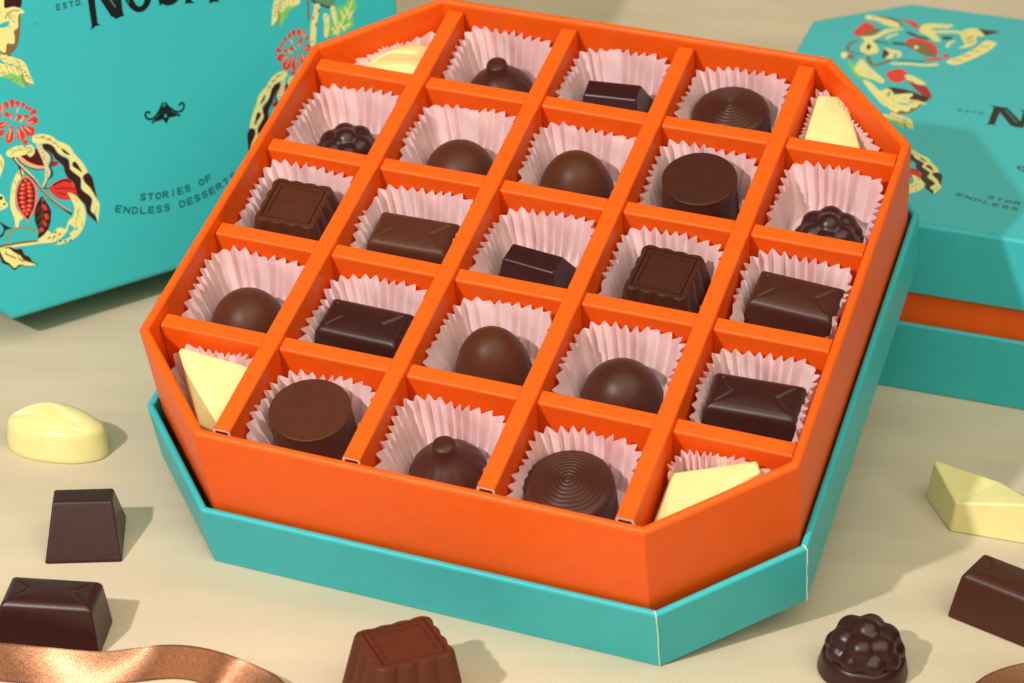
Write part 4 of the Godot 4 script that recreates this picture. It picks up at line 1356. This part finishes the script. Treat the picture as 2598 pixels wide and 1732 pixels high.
func build_table() -> void:
	var b := Builder.new()
	var rows := []
	var uvs := []
	var n := 110
	for i in n + 1:
		var row := []
		var uvr := []
		for j in n + 1:
			var x := lerpf(-42.0, 42.0, float(j) / n)
			# the sheet lies flat and sweeps up into a backdrop behind the boxes
			var z := lerpf(24.0, -40.0, float(i) / n)
			var at := Vector3(x, 0.0, z)
			if z < -9.5:
				var run := -9.5 - z
				var a := minf(run / 9.0, deg_to_rad(75.0))
				var rest := maxf(0.0, run - 9.0 * a)
				at = Vector3(x, 9.0 * (1.0 - cos(a)) + rest * sin(a), -9.5 - 9.0 * sin(a) - rest * cos(a))
			row.append(at)
			uvr.append(Vector2(x * U / 0.41, z * U / 0.205))
		rows.append(row)
		uvs.append(uvr)
	b.grid(rows, false, uvs)
	# the board below it
	b.box(Vector3(-42, -1.0, -9.5), Vector3(42, -0.02, 24))
	var o := mesh_node("table", b.commit(30, false), cloth_material(), self)
	o.set_meta("kind", "structure")
	o.set_meta("label", "beige ribbed cloth surface under the boxes")

const CELLS := [
	[["leaf", "white", "white leaf chocolate in the corner beside the fig"], ["fig", "brown", "fig-shaped chocolate beside the white leaf"], ["wedge", "gloss", "dark wedge chocolate between fig and ringed disc"], ["ring", "brown", "ringed disc chocolate beside the dark wedge"], ["gem", "white", "white faceted chocolate between ringed disc and blackberry"]],
	[["berry", "gloss", "blackberry chocolate between white leaf and fluted square"], ["dome", "milk", "smooth dome chocolate between blackberry and another dome"], ["dome", "milk", "smooth dome chocolate between dome and flat-topped round"], ["round", "brown", "flat-topped round chocolate between dome and blackberry"], ["berry", "gloss", "blackberry chocolate between white faceted piece and envelope bar"]],
	[["fluted", "milk", "fluted square chocolate between blackberry and dome"], ["bar", "milk", "milk envelope-creased bar between fluted square and dark wedge"], ["wedge", "gloss", "dark wedge chocolate in the centre cell"], ["fluted", "brown", "fluted square chocolate between centre wedge and envelope bar"], ["bar", "brown", "milk envelope-creased bar by the wall beside fluted square"]],
	[["dome", "milk", "smooth dome chocolate by the wall beside dark bar"], ["bar", "dark", "dark envelope-creased bar between two smooth domes"], ["dome", "milk", "smooth dome chocolate adjoining centre wedge and fig"], ["dome", "brown", "smooth dome chocolate adjoining fluted square and ringed disc"], ["bar", "dark", "dark envelope-creased bar against the box wall"]],
	[["gem", "white", "white faceted chocolate in the corner beside flat-topped round"], ["round", "milk", "flat-topped round chocolate between white piece and fig"], ["fig", "brown", "fig-shaped chocolate between flat-topped round and ringed disc"], ["ring", "brown", "ringed disc chocolate between fig and white piece"], ["gem", "white", "white faceted chocolate between ringed disc and dark bar"]],
]
# how each piece lies in its cell: shift right, shift forward, turn
const LIE := [
	[[0, 0, 45, 1, 1], [0, 0.02, 20, 1, 1], [0, 0.03, 4, 1, 1], [-0.02, -0.02, 0, 1.12, 0.98], [0, 0, 0, 1, 1]],
	[[0.02, 0.05, 10, 0.88, 0.92], [0, 0.04, 0, 0.77, 1.05], [-0.02, 0, 0, 0.93, 1.04], [0, -0.02, 30, 1, 1], [0.04, 0.05, 50, 0.9, 0.93]],
	[[-0.02, 0, 2, 1, 1], [0, 0, 1, 1.02, 1], [0.0, 0.05, -6, 1, 0.97], [0.02, 0, -2, 1, 1], [0.02, -0.06, -3, 1.12, 1.02]],
	[[0, 0.04, 0, 0.82, 1.05], [0, 0, -2, 1.06, 1.03], [0, 0, 0, 1.0, 1], [0, 0.01, 0, 0.86, 1.08], [0, -0.02, 2, 1.1, 1.03]],
	[[-0.1, -0.06, -14, 1.1, 1], [-0.03, -0.04, 0, 1, 1.0], [0.02, 0, 100, 0.95, 1], [-0.06, 0, 0, 1, 1.02], [0, 0, 94, 1, 1]],
]
const WORDS := {"leaf": "leaf_chocolate", "fig": "fig_chocolate", "ring": "ringed_chocolate", "gem": "faceted_chocolate", "berry": "blackberry_chocolate", "dome": "dome_chocolate", "round": "round_chocolate", "fluted": "fluted_chocolate", "bar": "chocolate_bar", "wedge": "wedge_chocolate"}
var shapes := {}

func make_shapes() -> void:
	shapes = {"leaf": leaf_mesh(), "fig": fig_mesh(), "ring": ring_disc_mesh(), "gem": gem_mesh(), "berry": berry_mesh(), "dome": dome_mesh(), "round": cylinder_mesh(), "fluted": fluted_mesh(), "bar": envelope_mesh(), "wedge": wedge_block_mesh()}

func fill_cells(tray: Transform3D) -> void:
	make_shapes()
	var cx := [-2.06, -1.068, -0.068, 0.932, 1.93]
	var cz := [-2.03, -1.068, -0.068, 0.932, 1.945]
	for r in 5:
		for c in 5:
			var at := Vector2(cx[c], cz[r])
			var walls := []
			var corner := (r == 0 or r == 4) and (c == 0 or c == 4)
			if corner:
				var sx := -1.0 if c == 0 else 1.0
				var sz := -1.0 if r == 0 else 1.0
				var ex := -1.65 if c == 0 else 1.515
				var ez := -1.65 if r == 0 else 1.515
				at = Vector2(ex + sx * 0.27, ez + sz * 0.27)
				var rel := at - BOX_CENTRE
				var room := (2.0 * 2.428 - 0.797 - rel.x * sx - rel.y * sz) / sqrt(2.0) - 0.012
				walls = [[Vector2(-sx, 0), 0.262], [Vector2(0, -sz), 0.262], [Vector2(sx, sz).normalized(), room], [Vector2(sx, 0), 0.5], [Vector2(0, sz), 0.5]]
			else:
				var hx := 0.425 if c in [1, 2, 3] else 0.41
				var hz := 0.425 if r in [1, 2, 3] else 0.395
				walls = [[Vector2(1, 0), hx], [Vector2(-1, 0), hx], [Vector2(0, 1), hz], [Vector2(0, -1), hz]]
			var e: Array = CELLS[r][c]
			var place_at := Vector3(at.x, FLOOR + 0.002, at.y) * U
			var cup := cup_mesh(walls, 34, 0.445 + rng.randf_range(-0.015, 0.02), Vector2(-1.0 if c == 0 else -0.3, 1).normalized() if corner and r == 4 else Vector2.ZERO)
			single("paper_cup", cup, M.paper, "pink pleated paper cup holding the " + e[2], "paper cup", tray * Transform3D(Basis.IDENTITY, place_at), "pleated cups in the box")
			var lie: Array = LIE[r][c]
			var xf := Transform3D(Basis(Vector3.UP, deg_to_rad(lie[2])), place_at + Vector3(lie[0], 0.006, lie[1]) * U)
			if e[0] == "gem" or e[0] == "leaf":
				xf = Transform3D(Basis(Vector3.UP, deg_to_rad(lie[2])), place_at + Vector3(lie[0], 0.1, lie[1]) * U)
			xf.basis = xf.basis.scaled_local(Vector3(lie[4] * rng.randf_range(0.985, 1.015), lie[3], lie[4] * rng.randf_range(0.985, 1.015))).rotated(Vector3(rng.randf_range(-1, 1), 0, rng.randf_range(-1, 1)).normalized(), deg_to_rad(rng.randf_range(0.0, 1.6)))
			var shape_mesh: ArrayMesh = shapes[e[0]]
			if e[0] == "gem":
				shape_mesh = corner_piece(r, c, at)
				xf = Transform3D(Basis.IDENTITY, place_at + Vector3(0, 0.006, 0) * U)
			single(WORDS[e[0]], shape_mesh, M[e[1]], e[2], "chocolate", tray * xf, "chocolates in the box")

# the three faceted pieces in the corners, each lying another way up (points in the frame of the box)
func corner_piece(r: int, c: int, at: Vector2) -> ArrayMesh:
	var poly := [Vector2(-2.37, 1.54), Vector2(-1.69, 1.58), Vector2(-1.68, 2.24), Vector2(-1.89, 2.2)]
	var tall := [0.45, 0.43, 0.36, 0.38]
	var tris := [[0, 1, 3], [1, 2, 3]]
	if c == 4 and r == 4:
		poly = [Vector2(1.53, 2.39), Vector2(1.535, 1.7), Vector2(2.13, 1.52), Vector2(2.2, 1.63), Vector2(1.68, 2.27)]
		tall = [0.32, 0.38, 0.5, 0.48, 0.46]
		tris = [[0, 1, 4], [1, 2, 4], [2, 3, 4]]
	elif r == 0:
		poly = [Vector2(1.535, -2.3), Vector2(1.79, -2.34), Vector2(2.09, -1.72), Vector2(1.56, -1.7)]
		tall = [0.45, 0.45, 0.4, 0.42]
	var local := []
	for v in poly:
		local.append(v - at)
	return facet_mesh(local, tall, tris)

func build_gift_boxes() -> void:
	var print_mat := lid_print()
	var a := deg_to_rad(38.537)
	var b := deg_to_rad(11.073)
	var m := Vector3(sin(a), 0, cos(a))
	var e1 := Vector3(cos(a), 0, -sin(a))
	var e2 := Vector3.UP * cos(b) - m * sin(b)
	var nf := m * cos(b) + Vector3.UP * sin(b)
	var face := Vector3(-2.6414, 2.8275, -5.1897)
	closed_box("gift_box", "closed teal printed gift box standing on its side, leaning back", Transform3D(Basis(e1, nf, -e2), (face - nf * 1.562) * U), 1.562, 0.924, 0.631, print_mat)
	closed_box("gift_box", "closed teal printed gift box lying flat with an orange band showing", place(5.461, 0.0, -5.638, -17.67), 1.562, 0.924, 0.631, print_mat)

func build_loose() -> void:
	for e in [
		["leaf", "white", -3.06, -2.12, -10.5, "loose white leaf chocolate lying on the cloth"],
		["wedge", "dark", -2.63, -0.82, 5.4, "loose dark wedge chocolate with smeared sloping sides on the cloth"],
		["bar", "dark", -2.66, 0.41, -4.0, "loose dark envelope-creased bar on the cloth behind the satin ribbon"],
		["fluted", "red_milk", -0.16, 1.06, 25.0, "loose reddish fluted square chocolate on the cloth before the box"],
		["berry", "gloss", 3.05, 0.6, 20.0, "loose dark blackberry chocolate on the cloth"],
		["bar", "brown", 4.19, -0.04, -36.5, "loose brown envelope-creased bar on the cloth near the loose blackberry"],
		["gem", "white", 4.235, -1.37, 0.0, "loose white faceted chocolate on the cloth"],
	]:
		var xf := place(e[2], 0.001, e[3], e[4])
		if e[0] == "fluted":
			xf.basis = xf.basis.scaled_local(Vector3(1.14, 1.06, 1.0))
		single(WORDS[e[0]], shapes[e[0]], M[e[1]], e[5], "chocolate", xf, "loose chocolates on the cloth")

# where the line of sight through a pixel of the 2598 x 1732 photograph meets a height above the cloth
func on_table(px: float, py: float, y: float) -> Vector3:
	var d := Basis(Vector3(0.99961, 0.02793, 0.0), Vector3(0.02450, -0.87711, 0.47966), Vector3(0.01340, -0.47947, -0.87745)) * Vector3((px - 1299.0) / 6000.0, (py - 866.0) / 6000.0, 1.0)
	var from := Vector3(0.30352, 9.95790, 14.11526)
	return from + d * ((y - from.y) / d.y)

func build_ribbons() -> void:
	var m := satin()
	var low := []
	var high := []
	for q in [[-160, 1722], [-60, 1723], [0, 1727], [115, 1737], [230, 1739], [325, 1731], [421, 1721], [478, 1724], [520, 1738], [560, 1765], [590, 1810], [600, 1880]]:
		low.append(on_table(q[0], q[1], 0.012))
	for q in [[-160, 1622], [-60, 1625], [0, 1631], [134, 1643], [255, 1652], [344, 1643], [421, 1636], [497, 1641], [574, 1658], [650, 1687], [715, 1724], [760, 1790]]:
		high.append(on_table(q[0], q[1], 0.22 + 0.06 * sin(high.size() * 1.15)))
	single("ribbon", ribbon_mesh(low, high), m, "copper satin ribbon curling in front of the loose dark bar", "ribbon", Transform3D.IDENTITY)
	low = []
	high = []
	for q in [[2430, 1850], [2480, 1810], [2540, 1780], [2610, 1762], [2720, 1750]]:
		low.append(on_table(q[0], q[1], 0.012))
	for q in [[2440, 1762], [2476, 1732], [2520, 1704], [2598, 1681], [2720, 1668]]:
		high.append(on_table(q[0], q[1], 0.2))
	single("ribbon", ribbon_mesh(low, high), m, "end of a copper satin ribbon near the loose brown bar", "ribbon", Transform3D.IDENTITY)

func build_props(tray: Transform3D) -> void:
	# hidden blocks that hold the open box at its slant and the standing box upright
	var b := Builder.new()
	var top := []
	for q in [Vector2(-1.0, -1.9), Vector2(1.0, -1.9), Vector2(1.0, -1.0), Vector2(-1.0, -1.0)]:
		top.append(tray * (Vector3(q.x, -1.338, q.y) * U) / U)
	wedge(b, top)
	single("support_block", b.commit(30), M.prop, "beige support block under the raised end of the open box", "block", Transform3D.IDENTITY)
	var a := deg_to_rad(38.537)
	var t := deg_to_rad(11.073)
	var mm := Vector3(sin(a), 0, cos(a))
	var e1 := Vector3(cos(a), 0, -sin(a))
	var nf := mm * cos(t) + Vector3.UP * sin(t)
	var e2 := Vector3.UP * cos(t) - mm * sin(t)
	var edge := Vector3(-2.6414, 2.8255, -5.1897) - e2 * 2.577
	b = Builder.new()
	top = []
	for q in [Vector2(-1.2, -1.0), Vector2(1.2, -1.0), Vector2(1.2, -0.55), Vector2(-1.2, -0.55)]:
		top.append(edge + e1 * q.x + nf * q.y)
	wedge(b, top)
	single("support_block", b.commit(30), M.prop, "thin beige support wedge under the leaning gift box", "block", Transform3D.IDENTITY)

func wedge(b: Builder, top: Array) -> void:
	var k := b.p.size()
	for v in top:
		b.add(v)
	for v in top:
		b.add(Vector3(v.x, 0.001, v.z))
	b.quad(k, k + 1, k + 2, k + 3)
	b.quad(k + 7, k + 6, k + 5, k + 4)
	for i in 4:
		var j := (i + 1) % 4
		b.quad(k + i, k + 4 + i, k + 4 + j, k + j)
